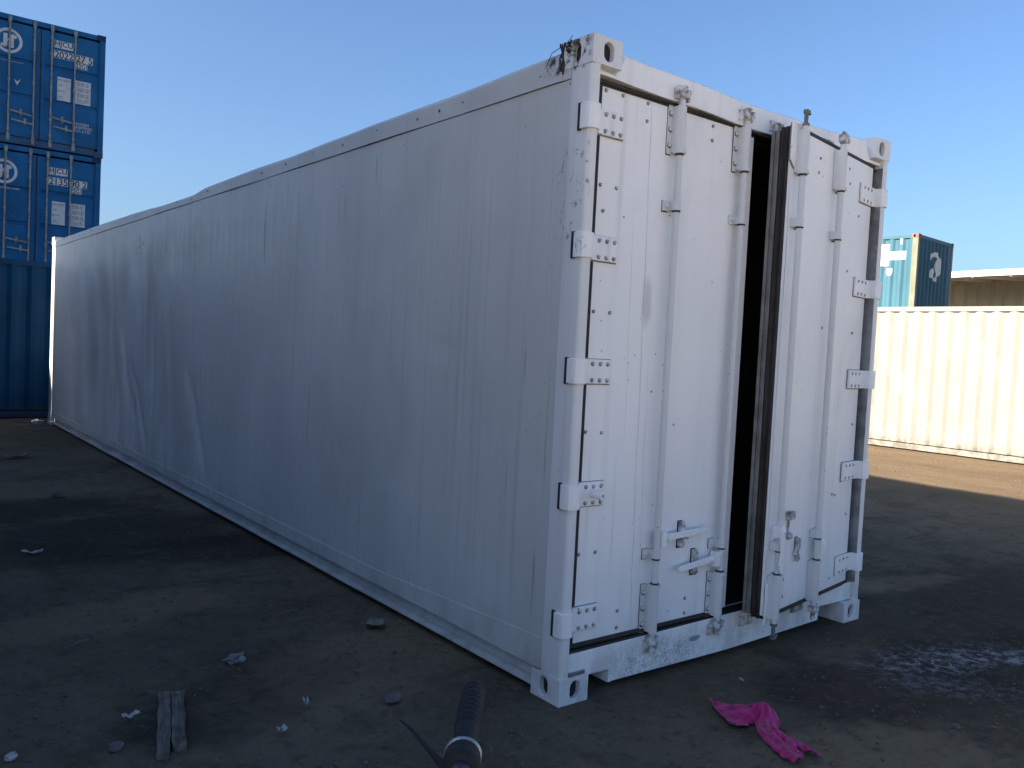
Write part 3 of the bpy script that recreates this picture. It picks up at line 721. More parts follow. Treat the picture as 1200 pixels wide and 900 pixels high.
def left_door():
    ue = 1.165
    mb = MB()
    # slightly wavy skin
    NU, NZ = 24, 44; vs = []
    for j in range(NZ + 1):
        for i in range(NU + 1):
            u = 0.060 + (ue - 0.060) * i / NU; z = 0.245 + (2.722 - 0.245) * j / NZ
            w = 0.0035 * mnoise.noise(Vector((u * 3, z * 2, 1))) * min(1, i, NU - i) * min(1, j, NZ - j)
            vs.append((u, -0.001 + w, z))
    n = NU + 1
    mb.add(vs, [(j * n + i, j * n + i + 1, (j + 1) * n + i + 1, (j + 1) * n + i) for j in range(NZ) for i in range(NU)])
    mb.box(0.062, ue, -0.022, -0.004, 0.246, 2.721)
    mb.smooth = True
    d = mb.map(mapL).build('door', 'door', box, sharp=0.5)
    d['label'] = 'closed left door leaf, five hinge plates along its left edge'
    MB().box(ue + 0.001, ue + 0.048, -0.030, -0.012, 0.240, 2.700).map(mapL).build('edge_flange', 'door', d, bevel=0.003)
    # worn gasket round the leaf
    g = MB(); ys = [0.062 + (ue - 0.062) * k / 30 for k in range(31)]
    for z0, z1, s in ((0.222, 0.2445, 1), (2.7235, 2.738, -1)):
        pr = []
        for u in ys:
            wv = 0.004 * mnoise.noise(Vector((u * 7, z0, 2)))
            pr.append([(u, -0.03, z0), (u, 0.012 + wv, z0 + 0.004 * s + wv), (u, 0.016 + wv, (z0 + z1) / 2 + wv), (u, 0.004, z1), (u, -0.03, z1)])
        k = 5; vs = [p for r in pr for p in r]
        g.add(vs, [(i * k + j, i * k + (j + 1) % k, (i + 1) * k + (j + 1) % k, (i + 1) * k + j) for i in range(30) for j in range(k)])
    g.box(0.0535, 0.0595, -0.03, -0.004, 0.222, 2.738)
    g.map(mapL).build('gasket', 'rubber', d)
    for i, z in enumerate(HZ):
        h = MB()
        path = [(0.250, 0.0415), (0.105, 0.0415), (0.082, 0.034), (0.056, -0.006), (0.040, -0.0125), (0.024, -0.0125), (0.008, -0.010), (-0.006, -0.001), (-0.0115, 0.012), (-0.0125, 0.024), (-0.0125, 0.050)]
        h.ribbon(path, -0.0125, z - 0.054, z + 0.054)
        h.smooth = True
        hb = h.build('hinge', 'door', d, sharp=0.35, bevel=0.002)
        b, q = MB(), MB().box(0.100, 0.2535, YS - 0.0022, YS - 0.0012, z - 0.0595, z + 0.0565)
        for a in (0.135, 0.182, 0.228):
            for zz in (-0.036, 0.036): b.dome((a, 0.0413, z + zz), (0, -1, 0), 0.0082, 0.010); q.tube([(a - 0.0025, 0.0418, z + zz - 0.003), (a - 0.0025, 0.0405, z + zz - 0.003)], 0.0106, 10)
        link('hinge_bolt', b.mesh('hinge_bolt', 'boltgrey'), d)['kind'] = 'stuff'; link('grime_shade_outline', q.mesh('grime_shade_outline', 'softgrime_shade'), d)['kind'] = 'stuff'  # dark backing gives hinge and bolts an outline of painted shade and dirt
        MB().box(-0.0075, 0.004, 0.0505, 0.070, z - 0.058, z + 0.058).build('hinge_gap_shade', 'dark_tone', d)  # dark strip painted in for the shadowed slot behind the hinge wrap
        if i == 3:
            p = MB(); seg = 16
            prof = [(0.020, 0.0), (0.019, 0.062), (0.010, 0.064), (0.0095, 0.02)]
            vs = [(0.181 + r * math.cos(2 * math.pi * k / seg), 0.0415 - l, z + r * math.sin(2 * math.pi * k / seg)) for r, l in prof for k in range(seg)]
            fs = [(i2 * seg + k, i2 * seg + (k + 1) % seg, (i2 + 1) * seg + (k + 1) % seg, (i2 + 1) * seg + k) for i2 in range(3) for k in range(seg)] + [tuple(3 * seg + k for k in range(seg))]
            p.add(vs, fs); p.smooth = True; p.build('drain_spout', 'door', d, sharp=0.7)
    zz = [0.238] + [v for h in reversed(HZ) for v in (h - 0.060, h + 0.058)] + [2.722]
    for a, b_ in zip(zz[0::2], zz[1::2]):
        MB().box(0.085, 0.1124, 0.0012, 0.0035, a, b_).map(mapL).build('edge_seal', 'dark_tone', d)
    rod_set(d, mapL, 0.590, False); rod_set(d, mapL, 1.080, False)
    # long handles folded flat against the leaf
    def handle(u0, u1, z0, z1, hub, name='rod_handle'):
        s = 1 if u1 > u0 else -1
        m = MB().prism([(u0, z0 - 0.017), (u0, z0 + 0.017), (u1, z1 + 0.014), (u1 + s * 0.006, z1), (u1, z1 - 0.014)], 0.028, 0.042, 'y')
        m.box(u0 - 0.03 if s > 0 else u0 - 0.002, u0 + 0.002 if s > 0 else u0 + 0.03, 0.012, 0.058, z0 - 0.04, z0 + 0.036)
        m.dome((u0 + s * 0.02, 0.042, z0 - 0.002), (0, 1, 0), 0.012, 0.01)
        m.map(mapL).build(name, 'door', d, bevel=0.003)
    handle(0.640, 0.965, 0.676, 0.690, 0)
    handle(1.030, 0.768, 0.533, 0.508, 0)
    catch(d, mapL, 0.795, 0.678); catch(d, mapL, 0.908, 0.527)
    bolts(d, mapL, [(0.14, 2.70), (0.245, 2.70), (0.405, 2.70), (0.405, 2.62), (0.135, 2.29), (0.235, 2.29), (0.16, 2.18), (0.87, 2.69), (0.87, 2.62), (0.135, 1.735), (0.235, 1.735), (0.125, 1.20), (0.225, 1.195), (0.125, 0.65), (0.225, 0.65), (0.87, 0.345), (0.39, 0.355), (0.39, 0.275), (0.87, 0.27)])
left_door()

def right_door():
    ue = 1.163
    mb = MB(); NU, NZ = 24, 44; vs = []
    for j in range(NZ + 1):
        for i in range(NU + 1):
            u = 0.055 + (ue - 0.055) * i / NU; z = 0.242 + (2.728 - 0.242) * j / NZ
            w = 0.004 * mnoise.noise(Vector((u * 3, z * 2, 11))) * min(1, i, NU - i) * min(1, j, NZ - j)
            e = 0.006 * mnoise.noise(Vector((0, z * 2.2, 5))) if i == NU else 0
            vs.append((u + e, w, z))
    n = NU + 1
    mb.add(vs, [(j * n + i, j * n + i + 1, (j + 1) * n + i + 1, (j + 1) * n + i) for j in range(NZ) for i in range(NU)])
    mb.box(0.056, ue - 0.006, -0.020, -0.004, 0.243, 2.727)
    mb.smooth = True
    d = mb.map(mapR).build('door', 'door', box, sharp=0.5)
    d['label'] = 'right door leaf swung a little open, its thick edge and gasket showing'
    # torn black seal and grey inner profile on the free edge
    g = MB(); zs = [0.225 + (2.735 - 0.225) * k / 60 for k in range(61)]
    vs = []
    for z in zs:
        a = 0.010 * mnoise.noise(Vector((z * 2.3, 1, 1))); b = 0.008 * mnoise.noise(Vector((z * 4.1, 5, 1)))
        vs += [(ue - 0.008 + b * 0.4, -0.021, z), (ue + 0.004 + b, -0.030, z), (ue - 0.012 + a, -0.050, z), (ue + 0.001 + a, -0.064, z), (ue - 0.014 + b, -0.072, z), (ue - 0.10, -0.072, z), (ue - 0.10, -0.021, z)]
    k = 7; fs = [(i * k + j, i * k + (j + 1) % k, (i + 1) * k + (j + 1) % k, (i + 1) * k + j) for i in range(60) for j in range(k)]
    g.add(vs, fs + [tuple(range(k)), tuple(60 * k + j for j in range(k))]); g.map(mapR).build('gasket', 'rubber', d)
    for a, b, e in ((-0.073, -0.087, 0.009), (-0.0885, -0.099, 0.002), (-0.1005, -0.118, 0.007)):
        MB().box(ue - 0.11, ue - 0.010 + e, b, a, 0.235, 2.722).map(mapR).build('edge_profile', 'trim', d, bevel=0.002)
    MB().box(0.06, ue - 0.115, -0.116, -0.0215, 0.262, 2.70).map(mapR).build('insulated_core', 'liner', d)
    # bottom and top seal strips
    g = MB()
    g.box(0.038, ue - 0.02, -0.03, 0.006, 0.222, 0.2405).box(0.038, ue - 0.02, -0.03, 0.004, 2.7295, 2.745).box(0.030, 0.0535, -0.05, -0.012, 0.225, 2.74)
    g.map(mapR).build('seal_strip', 'rubber', d)
    # overlapping plates above and below on the free edge
    MB().prism([(ue + 0.034, 2.745), (ue - 0.065, 2.752), (ue - 0.068, 2.545), (ue - 0.030, 2.520), (ue + 0.032, 2.560)], 0.003, 0.011, 'y').map(mapR).build('overlap_plate', 'door', d, bevel=0.002)
    MB().prism([(ue - 0.05, 0.43), (ue + 0.004, 0.40), (ue + 0.004, 0.20), (ue - 0.05, 0.215)], 0.004, 0.010, 'y').map(mapR).build('overlap_plate', 'door', d, bevel=0.002)
    MB().prism([(ue + 0.038, 2.742), (ue - 0.070, 2.750), (ue - 0.073, 2.541), (ue - 0.030, 2.513), (ue + 0.037, 2.555)], 0.0012, 0.0026, 'y').map(mapR).build('grime_shade_outline', 'softgrime_shade', d)  # grey rim behind the plate: shade and dirt painted as an outline
    for z in HZ:
        P = [Vector(mapR(u, dd, 0))[:2] for u, dd in ((0.245, 0.0135), (0.05, 0.0135))]
        path = [tuple(P[0]), tuple(P[1]), (2.378, 0.028), (2.374, -0.006), (2.392, -0.0125), (2.412, -0.0125), (2.430, -0.010), (2.444, -0.001), (2.4495, 0.012), (2.4505, 0.050)]
        h = MB().ribbon(path, 0.0125, z - 0.054, z + 0.054); h.smooth = True
        h.build('hinge', 'door', d, sharp=0.35, bevel=0.002)
        b, q = MB(), MB().box(0.060, 0.2490, 0.0003, 0.0013, z - 0.0595, z + 0.0575)
        for a in (0.095, 0.150, 0.205):
            for zz in (-0.036, 0.036): b.dome((a, 0.0135, z + zz), (0, 1, 0), 0.0072, 0.009); q.tube([(a - 0.0025, 0.0130, z + zz - 0.003), (a - 0.0025, 0.0143, z + zz - 0.003)], 0.0094, 10)
        link('hinge_bolt', b.map(mapR).mesh('hinge_bolt', 'boltgrey'), d)['kind'] = 'stuff'; link('grime_shade_outline', q.map(mapR).mesh('grime_shade_outline', 'softgrime_shade'), d)['kind'] = 'stuff'  # backing rim and bolt discs: contact shade and dirt put into colour
    rod_set(d, mapR, 0.622, False); rod_set(d, mapR, 1.116, False, True)
    # handles hanging down beside their rods
    m = MB().prism([(1.118, 0.71), (1.146, 0.715), (1.152, 0.64), (1.138, 0.58), (1.152, 0.50), (1.134, 0.47), (1.112, 0.50), (1.120, 0.58), (1.108, 0.65)], 0.058, 0.072, 'y')
    m.box(1.112, 1.150, 0.020, 0.060, 0.655, 0.71); m.dome((1.132, 0.072, 0.69), (0, 1, 0), 0.012, 0.01)
    m.map(mapR).build('rod_handle', 'door', d, bevel=0.003)
    m = MB().box(0.520, 0.592, 0.020, 0.052, 0.500, 0.575).prism([(0.535, 0.50), (0.577, 0.50), (0.571, 0.34), (0.561, 0.285), (0.541, 0.285), (0.537, 0.34)], 0.030, 0.044, 'y')
    m.dome((0.557, 0.052, 0.54), (0, 1, 0), 0.013, 0.01); m.dome((0.555, 0.044, 0.335), (0, 1, 0), 0.009, 0.008)
    m.map(mapR).build('rod_handle', 'door', d, bevel=0.003)
    c = MB().box(0.905, 0.962, 0.001, 0.030, 0.720, 0.765).box(0.932, 0.941, 0.001, 0.012, 0.61, 0.72)
    c.dome((0.932, 0.012, 0.632), (0, 1, 0), 0.022, 0.020); c.dome((0.950, 0.030, 0.742), (0, 1, 0), 0.012, 0.01)
    c.map(mapR).build('handle_catch', 'caststeel', d, bevel=0.004)
    catch(d, mapR, 0.822, 0.545)
    bolts(d, mapR, [(0.99, 2.68), (0.82, 2.64), (0.83, 2.565), (0.42, 2.66), (0.40, 2.58), (0.24, 2.42), (0.36, 2.09), (0.22, 1.74), (0.52, 1.20), (0.36, 0.80), (0.32, 0.79), (0.95, 0.40), (0.95, 0.31), (0.32, 0.30), (0.66, 1.75), (1.0, 1.02), (0.12, 1.20), (0.13, 0.66)], 0.0060)
right_door()
# cam keepers and rubbing marks on header and sill at each rod
kp = [(0.590, 0), (1.068, 0), (1.33, 0), (1.80, 0)]
for x, _ in kp:
    for z, s in ((2.765, 1), (0.165, -1)):
        k = MB()
        k.box(x - 0.046, x - 0.030, 0.004, 0.031, z - 0.022, z + 0.026); k.box(x + 0.032, x + 0.046, 0.004, 0.031, z - 0.022, z + 0.022)
        k.box(x - 0.046, x + 0.046, 0.020, 0.031, z - 0.030 if s < 0 else z + 0.022, z - 0.022 if s < 0 else z + 0.032)
        k.build('cam_keeper', 'caststeel', box, bevel=0.003)

# ------------------------------------------------------------------ plain corrugated containers
MESH = {}
def cached(key, fn):
    if key not in MESH: MESH[key] = fn()
    return MESH[key]
DARKCAST = 'bluedark'
def corrugated_box(name, loc, rz, length, height, mat, label, group=None, doors=False, post=None, cast=None, holes=True, marks=None, end=None):
    t = thing(name, loc, rz, label, 'shipping container', group)
    post = post or mat; cast = cast or (DARKCAST if mat == 'blue' else mat)
    K = (length, height, mat, post)
    def part(pn, key, fn, m): return link(pn, cached((pn, key, m) + K, lambda: fn().mesh(pn, m)), t)
    z0, z1 = 0.134, height - 0.11
    cs = corrugation(0.16, length - 0.16, 0.036)
    part('side_panel', 'l', lambda: sheet(cs, z0, z1, lambda u, d, z: (0.012 + d, u, z)), mat)
    part('side_panel', 'r', lambda: sheet(cs, z0, z1, lambda u, d, z: (W - 0.012 - d, u, z)), mat)
    ce = corrugation(0.10, W - 0.10, 0.045, 0.25)
    part('end_panel', 'b', lambda: sheet(ce, z0, z1, lambda u, d, z: (u, length - 0.012 - d, z)), mat)
    for k, (sx, sy) in enumerate(((0, 0), (1, 0), (0, 1), (1, 1))):
        def pst(sx=sx, sy=sy):
            x0, x1 = (0.003, 0.105) if not sx else (W - 0.105, W - 0.003); y0, y1 = (0.003, 0.155) if not sy else (length - 0.155, length - 0.003)
            if doors and not sy: x0, x1 = (0.003, 0.062) if not sx else (W - 0.062, W - 0.003)
            return MB().box(x0, x1, y0, y1, 0.119, height - 0.119)
        part('corner_post', k, pst, post)
        for top in (0, 1):
            def cst(sx=sx, sy=sy, top=top):
                a = (0, CX) if not sx else (W - CX, W); b = (0, CY) if not sy else (length - CY, length); c = (height - 0.118, height) if top else (0, 0.118)
                return casting_mb(*a, *b, *c, (-1 if not sx else 1, -1 if not sy else 1)) if holes else MB().box(*a, *b, *c)
            part('corner_casting', (k, top), cst, cast if top else post)
    for sx in (0, 1):
        def tr(sx=sx): return MB().box(*((0.002, 0.07) if not sx else (W - 0.07, W - 0.002)), CY + 0.001, length - CY - 0.001, height - 0.115, height - 0.03)
        def br(sx=sx): return MB().box(*((0.004, 0.08) if not sx else (W - 0.08, W - 0.004)), CY + 0.001, length - CY - 0.001, 0.02, 0.116)
        part('top_rail', sx, tr, mat); part('bottom_rail', sx, br, mat)
    for sy in (0, 1):
        yy = (0.012, 0.10) if not sy else (length - 0.10, length - 0.012)
        part('end_rail', (sy, 1), lambda yy=yy: MB().box(CX + 0.001, W - CX - 0.001, *yy, height - 0.112, height - 0.015), mat)
        part('end_rail', (sy, 0), lambda yy=yy: MB().box(CX + 0.001, W - CX - 0.001, *yy, 0.02, 0.155), mat)
    part('roof', 0, lambda: MB().box(0.07, W - 0.07, 0.10, length - 0.10, height - 0.05, height - 0.042), mat)
    part('floor', 0, lambda: MB().box(0.08, W - 0.08, 0.10, length - 0.10, 0.10, 0.14), mat)
    if not doors:
        part('end_panel', 'f', lambda: sheet(ce, z0, z1, lambda u, d, z: (u, 0.012 + d, z)), end or mat)
        return t
    for side in (0, 1):
        xa, xb = (0.070, 1.205) if not side else (1.233, W - 0.070)
        d = MB(); zt, zb = height - 0.150, 0.175; yf = 0.040
        cuts = [zb, 0.985, 1.045, 1.690, 1.750, zt]
        # leaf with two pressed-in channels
        prof = [(yf, zb)]
        for a, b in ((0.975, 1.055), (1.675, 1.755)): prof += [(yf, a), (yf + 0.03, a + 0.018), (yf + 0.03, b - 0.018), (yf, b)]
        prof += [(yf, zt), (yf + 0.045, zt), (yf + 0.045, zb)]
        d.prism(prof, xa + 0.07, xb - 0.07, 'x')
        d.box(xa, xa + 0.068, yf - 0.004, yf + 0.045, zb, zt).box(xb - 0.068, xb, yf - 0.004, yf + 0.045, zb, zt)
        do = link('door', cached(('leaf', side, height, mat), lambda: d.mesh('door', mat)), t)
        for bx in ((0.655, 1.100) if not side else (1.418, 1.855)):
            link('lock_rod', cached(('rod', bx, height), lambda: MB().tube([(bx, 0.012, 0.06), (bx, 0.012, height - 0.04)], 0.0165, 10).mesh('lock_rod', 'rodgrey')), do)
            for z in (0.30, 0.62, 1.30, 1.98, height - 0.30):
                link('rod_guide', cached(('guide', bx, z), lambda: MB().box(bx - 0.026, bx + 0.026, 0.002, 0.036, z - 0.02, z + 0.02).mesh('rod_guide', 'rodgrey')), do)
            for za, zc in ((0.05, 0.20), (height - 0.16, height - 0.05)):
                link('locking_cam', cached(('cam', bx, za), lambda: MB().box(bx - 0.03, bx + 0.03, -0.012, 0.03, za, zc).mesh('locking_cam', 'rodgrey')), do)
        hx = 0.655 if not side else 1.418
        def hn():
            g = MB().prism([(hx + 0.01, 0.66), (hx + 0.03, 0.695), (hx + 0.40, 0.645), (hx + 0.42, 0.615), (hx + 0.38, 0.612)], -0.010, 0.004, 'y')
            g.box(hx + 0.20, hx + 0.24, 0.0, 0.035, 0.60, 0.73)
            g.prism([(hx + 0.05, 0.48), (hx + 0.05, 0.51), (hx + 0.43, 0.475), (hx + 0.43, 0.44)], -0.010, 0.004, 'y').box(hx + 0.28, hx + 0.32, 0.0, 0.035, 0.43, 0.55)
            return g.mesh('rod_handle', 'rodgrey')
        link('rod_handle', cached(('hand', side), hn), do)
        for z in (0.45, 1.0, 1.6, 2.2):
            xx = (0.010, 0.10) if not side else (W - 0.10, W - 0.010)
            link('hinge', cached(('hin', side, z), lambda: MB().box(*xx, 0.002, 0.034, z - 0.035, z + 0.035).mesh('hinge', mat)), do)
        if marks: marks(do, side, yf)
    for ga, gb in ((1.2055, 1.2325), (0.0625, 0.0695), (W - 0.0695, W - 0.0625)):
        link('gasket', cached(('gsk', height, ga), lambda: MB().box(ga, gb, 0.048, 0.075, 0.175, height - 0.15).mesh('gasket', 'rubber')), t)
    return t

def plate(door, x0, x1, z0, z1, y): 
    return MB().box(x0, x1, y - 0.002, y + 0.001, z0, z1).build('marking_plate', 'plate', door)
def letters(door, body, x0, x1, z0, z1, y, mat):
    o = link('lettering', text_mesh(body, x0, x1, z0, z1, y, mat), door); o['kind'] = 'stuff'; return o

def marks_for(number, check, dx, dz, web):
    def f(door, side, yf):
        yp = yf - 0.0015; yt = yf - 0.0045
        if side:
            X0 = 1.463 + dx
            plate(door, X0, X0 + 0.355, 2.105 + dz, 2.255 + dz, yp); letters(door, 'HJCU', X0 + 0.010, X0 + 0.345, 2.110 + dz, 2.250 + dz, yt, 'ink')
            plate(door, X0, X0 + 0.365, 1.895 + dz, 2.050 + dz, yp); letters(door, number[:4], X0 + 0.010, X0 + 0.355, 1.900 + dz, 2.045 + dz, yt, 'ink')
            plate(door, X0 + 0.405, X0 + 0.735, 1.895 + dz, 2.050 + dz, yp); letters(door, number[4:] + ' ' + check, X0 + 0.415, X0 + 0.725, 1.900 + dz, 2.045 + dz, yt, 'ink')
            plate(door, X0 + 0.405, X0 + 0.635, 1.765 + dz, 1.880 + dz, yp); letters(door, '22G1', X0 + 0.412, X0 + 0.628, 1.770 + dz, 1.875 + dz, yt, 'ink')
            a0, a1 = 1.535 + dx, 1.787 + dx; b0, b1 = 1.868 + dx, 2.172 + dx; zl, zh = 1.062, 1.545
            plate(door, a0, a1, zl, zh, yp); plate(door, b0, b1, zl, zh, yp)
            for k, w in enumerate(('MAX.GROSS', 'TARE', 'NET WT.', 'CU.CAP.')):
                z = zh - 0.075 - k * 0.115
                letters(door, w, a0 + 0.015, a0 + (0.235 if k == 0 else 0.10 if k in (1, 3) else 0.16), z, z + 0.034, yt, 'ink')
            for k, w in enumerate(('30,480 KG\n67,200 LB', '2,220 KG\n4,900 LB', '28,260 KG\n62,300 LB', '33.2 CU.M\n1,172 CU.FT')):
                z = zh - 0.115 - k * 0.115
                letters(door, w, b0 + 0.04, b1 - 0.03, z, z + 0.085, yt, 'ink')
            letters(door, 'HANJIN\nSHIPPING\nCO.,LTD.', 1.872 + dx, 2.215 + dx, 0.465, 0.672, yt, 'plate')
        else:
            cx, cz, R = 0.640 + dx * 0.5, 2.035 + dz * 0.8, 0.245
            ring = MB(); n = 40
            vs = [(cx + r * math.cos(2 * math.pi * k / n), yt, cz + r * math.sin(2 * math.pi * k / n)) for r in (R, R * 0.78) for k in range(n)]
            ring.add(vs, [(k, (k + 1) % n, n + (k + 1) % n, n + k) for k in range(n)])
            for poly in ([(-0.50, -0.42), (-0.20, -0.50), (-0.08, -0.36), (-0.08, 0.46), (-0.34, 0.46), (-0.34, -0.26), (-0.50, -0.26)],
                         [(0.06, -0.48), (0.32, -0.48), (0.32, 0.18), (0.50, 0.24), (0.50, 0.40), (0.22, 0.50), (0.06, 0.36)],
                         [(-0.08, -0.06), (0.06, 0.06), (0.06, 0.24), (-0.08, 0.12)]):
                ring.add([(cx + a * R * 1.15, yt, cz + b * R * 1.15) for a, b in poly], [tuple(range(len(poly)))])
            link('emblem', ring.mesh('emblem', 'plate'), door)
            if web: letters(door, 'www.hanjin.com', 0.36 + dx, 0.935 + dx, 1.665, 1.725, yt - 0.001, 'plate')
            else: letters(door, 'www.hanjin.com', 0.50, 0.91, 1.645, 1.672, yt - 0.001, 'plate')
            tx, tz = 0.805 + dx, 1.335
            if not web:
                MB().add([(tx - 0.06, yt, tz - 0.02), (tx, yt, tz + 0.0 - 0.14), (tx + 0.06, yt, tz + 0.0), (tx, yt, tz - 0.06)], [(0, 1, 2, 3)]).build('warning_mark', 'plate', door)
            else:
                o_, i_ = [(-0.09, 0.05), (0.09, 0.05), (0, -0.11)], [(-0.07, 0.04), (0.07, 0.04), (0, -0.085)]
                MB().add([(tx + a, yt, tz - 0.05 + b) for a, b in o_ + i_], [(0, 1, 4, 3), (1, 2, 5, 4), (2, 0, 3, 5)]).build('warning_mark', 'ink', door)
    return f

BY = 17.45
G_BLUE = 'blue containers stacked behind the white container'
corrugated_box('blue_container', (-0.65, BY, 0), 0, 6.058, 2.591, 'blue', 'lowest blue container of the rear stack, hidden behind the corrugated blue one', G_BLUE, holes=False)
corrugated_box('blue_container', (-0.67, BY + 0.02, 2.591), 0, 6.058, 2.591, 'blue', 'blue container marked 2135 90 2, second from top of the rear stack', G_BLUE, doors=True, marks=marks_for('213590', '2', -0.02, -0.01, True))
corrugated_box('blue_container', (-0.648, BY, 5.182), 0, 6.058, 2.591, 'blue', 'topmost blue container marked 2022 27 5 on its doors', G_BLUE, doors=True, marks=marks_for('202227', '5', 0.0, 0.03, False))
# sideways blue container right behind the white one
corrugated_box('blue_container', (-3.9, 15.44, 0), math.radians(-90), 6.058, 2.591, 'blue_shade', 'blue container standing sideways on the ground at the left, long corrugated side towards the viewer', G_BLUE)

# cream container on the right, in the sun
corrugated_box('cream_container', (13.17, -5.6, 0), 0, 12.192, 2.71, 'cream', 'long cream corrugated container in full sun at the right edge of the yard', None)
# teal container standing on another, beyond the cream one
YT = math.radians(4.2)
corrugated_box('teal_container', (20.28, 8.80, 0), YT, 6.058, 2.591, 'teal', 'lower teal container hidden behind the cream one, carrying another on top', 'teal containers stacked behind the cream one', holes=False)
corrugated_box('teal_container', (20.28, 8.80, 2.591), YT, 6.058, 2.591, 'teal', 'teal container with white emblem on its shaded end, seen above the cream container', 'teal containers stacked behind the cream one', post='tealpost', cast='rust', end='tealend_shade')
# the row on the left whose shadow covers the foreground
G_ROW = 'blue containers stacked in the row left of the aisle'
for k in range(3):
    corrugated_box('blue_container', (-5.73 - W, 1.30, 2.591 * k), 0, 12.192, 2.591, 'blue', ('bottom', 'middle', 'top')[k] + ' long blue container of the stack along the left side of the aisle', G_ROW, holes=False)
for k in range(2):
    corrugated_box('blue_container', (-5.73 - W, -1.75, 2.591 * k), 0, 2.991, 2.591, 'blue', ('lower', 'upper')[k] + ' short blue container at the near end of the left row', G_ROW, holes=False)

# ------------------------------------------------------------------ open shed beyond the cream container
shed = thing('storage_shed', (28.24, 10.4, 0), math.radians(-5.5), 'long open shed with white roof edge and shaded ribbed wall behind the cream container', 'shed')
MB().box(-0.06, 0.0, -24, 30, 4.80, 5.00).build('fascia', 'shedtrim', shed)
MB().add([(0.0, -24, 4.96), (0.0, 30, 4.96), (9, 30, 5.40), (9, -24, 5.40), (0.0, -24, 4.99), (0.0, 30, 4.99), (9, 30, 5.43), (9, -24, 5.43)], [(0, 1, 2, 3), (7, 6, 5, 4), (0, 4, 5, 1), (3, 2, 6, 7)]).build('roof', 'shedwall', shed)
sheet(corrugation(-24, 30, 0.05, 0.5), 0.0, 5.12, lambda u, d, z: (3.6 + d, u, z)).build('back_wall', 'shedwall', shed)
for k in range(37):
    y = -20.35 + 1.30 * k
    MB().add([(0.002, y - 0.05, 4.76), (0.002, y + 0.05, 4.76), (0.002, y + 0.05, 4.94), (0.002, y - 0.05, 4.94), (3.55, y - 0.05, 4.94), (3.55, y + 0.05, 4.94), (3.55, y + 0.05, 5.12), (3.55, y - 0.05, 5.12)], [(0, 1, 2, 3), (4, 7, 6, 5), (0, 4, 5, 1), (1, 5, 6, 2), (2, 6, 7, 3), (3, 7, 4, 0)]).build('rafter', 'shedwall', shed)
for k in range(8): MB().box(0.06, 0.26, -23.5 + 7 * k, -23.3 + 7 * k, 0, 4.75).build('post', 'steel', shed)

# ------------------------------------------------------------------ pink cloth
def cloth():
    # centre line on the soil with half width, folds run along it
    sp = [(0.545, -0.450, 0.125), (0.580, -0.468, 0.122), (0.622, -0.488, 0.100), (0.658, -0.522, 0.072), (0.684, -0.560, 0.058), (0.668, -0.600, 0.050), (0.615, -0.632, 0.046), (0.580, -0.680, 0.052), (0.556, -0.740, 0.064), (0.540, -0.795, 0.076), (0.530, -0.845, 0.082), (0.522, -0.888, 0.074)]
    def cr(t):
        i = min(int(t), len(sp) - 2); f = t - i
        p = [Vector(sp[max(0, min(len(sp) - 1, i + k))]) for k in (-1, 0, 1, 2)]
        return 0.5 * ((2 * p[1]) + (p[2] - p[0]) * f + (2 * p[0] - 5 * p[1] + 4 * p[2] - p[3]) * f * f + (3 * p[1] - p[0] - 3 * p[2] + p[3]) * f ** 3)
    NS, NW = 110, 36; vs = []
    for i in range(NS + 1):
        t = (len(sp) - 1) * i / NS * 0.9999
        c = cr(t); e = cr(min(t + 0.05, len(sp) - 1.001)) - cr(max(t - 0.05, 0)); d = Vector((e.x, e.y)).normalized(); nrm = Vector((-d.y, d.x))
        bunch = math.exp(-((t - 4.2) / 1.3) ** 2)
        for j in range(NW + 1):
            w = (j / NW) * 2 - 1
            ripple = 0.014 * mnoise.noise(Vector((t * 1.6, w * 3.2, 1))) + 0.004 * mnoise.noise(Vector((t * 3.5, w * 6, 3)))
            edge = 1 + 0.12 * mnoise.noise(Vector((t * 1.9, 7 if w > 0 else 3, 1)))
            prof = (1 - w * w) ** 0.6
            z = 0.006 + prof * (0.010 + 0.040 * bunch + 0.016 * abs(math.sin(w * 5.5 + t * 0.8))) + max(-0.004, ripple * (0.6 + 1.2 * bunch) * (0.35 + prof))
            if t < 2.0: z = (0.006 + 0.016 * abs(w) ** 5 + max(0, ripple) * 0.7 + 0.012 * math.exp(-(t / 0.25) ** 2)) * (1 - max(0, t - 1)) + z * max(0, t - 1)
            px = c.x + nrm.x * w * c.z * edge + 0.006 * mnoise.noise(Vector((t * 2.2, w * 3, 9)))
            py = c.y + nrm.y * w * c.z * edge + 0.006 * mnoise.noise(Vector((t * 2.2, w * 3, 19)))
            vs.append((px, py, z))
    # split at the tail: two hanging points
    n = NW + 1; fs = []
    for i in range(NS):
        for j in range(NW):
            if i > NS * 0.84 and abs(j - NW * 0.52) < (i - NS * 0.84) * 0.42: continue
            fs.append((i * n + j, i * n + j + 1, (i + 1) * n + j + 1, (i + 1) * n + j))
    mb = MB().add(vs, fs); mb.smooth = True
    o = mb.build('cloth', 'cloth', sharp=3.0, fix=True)
    so = o.modifiers.new('thickness', 'SOLIDIFY'); so.thickness = 0.003
    return tag(o, 'crumpled pink cloth lying twisted on the dark soil in front of the door end', 'cloth')
cloth()

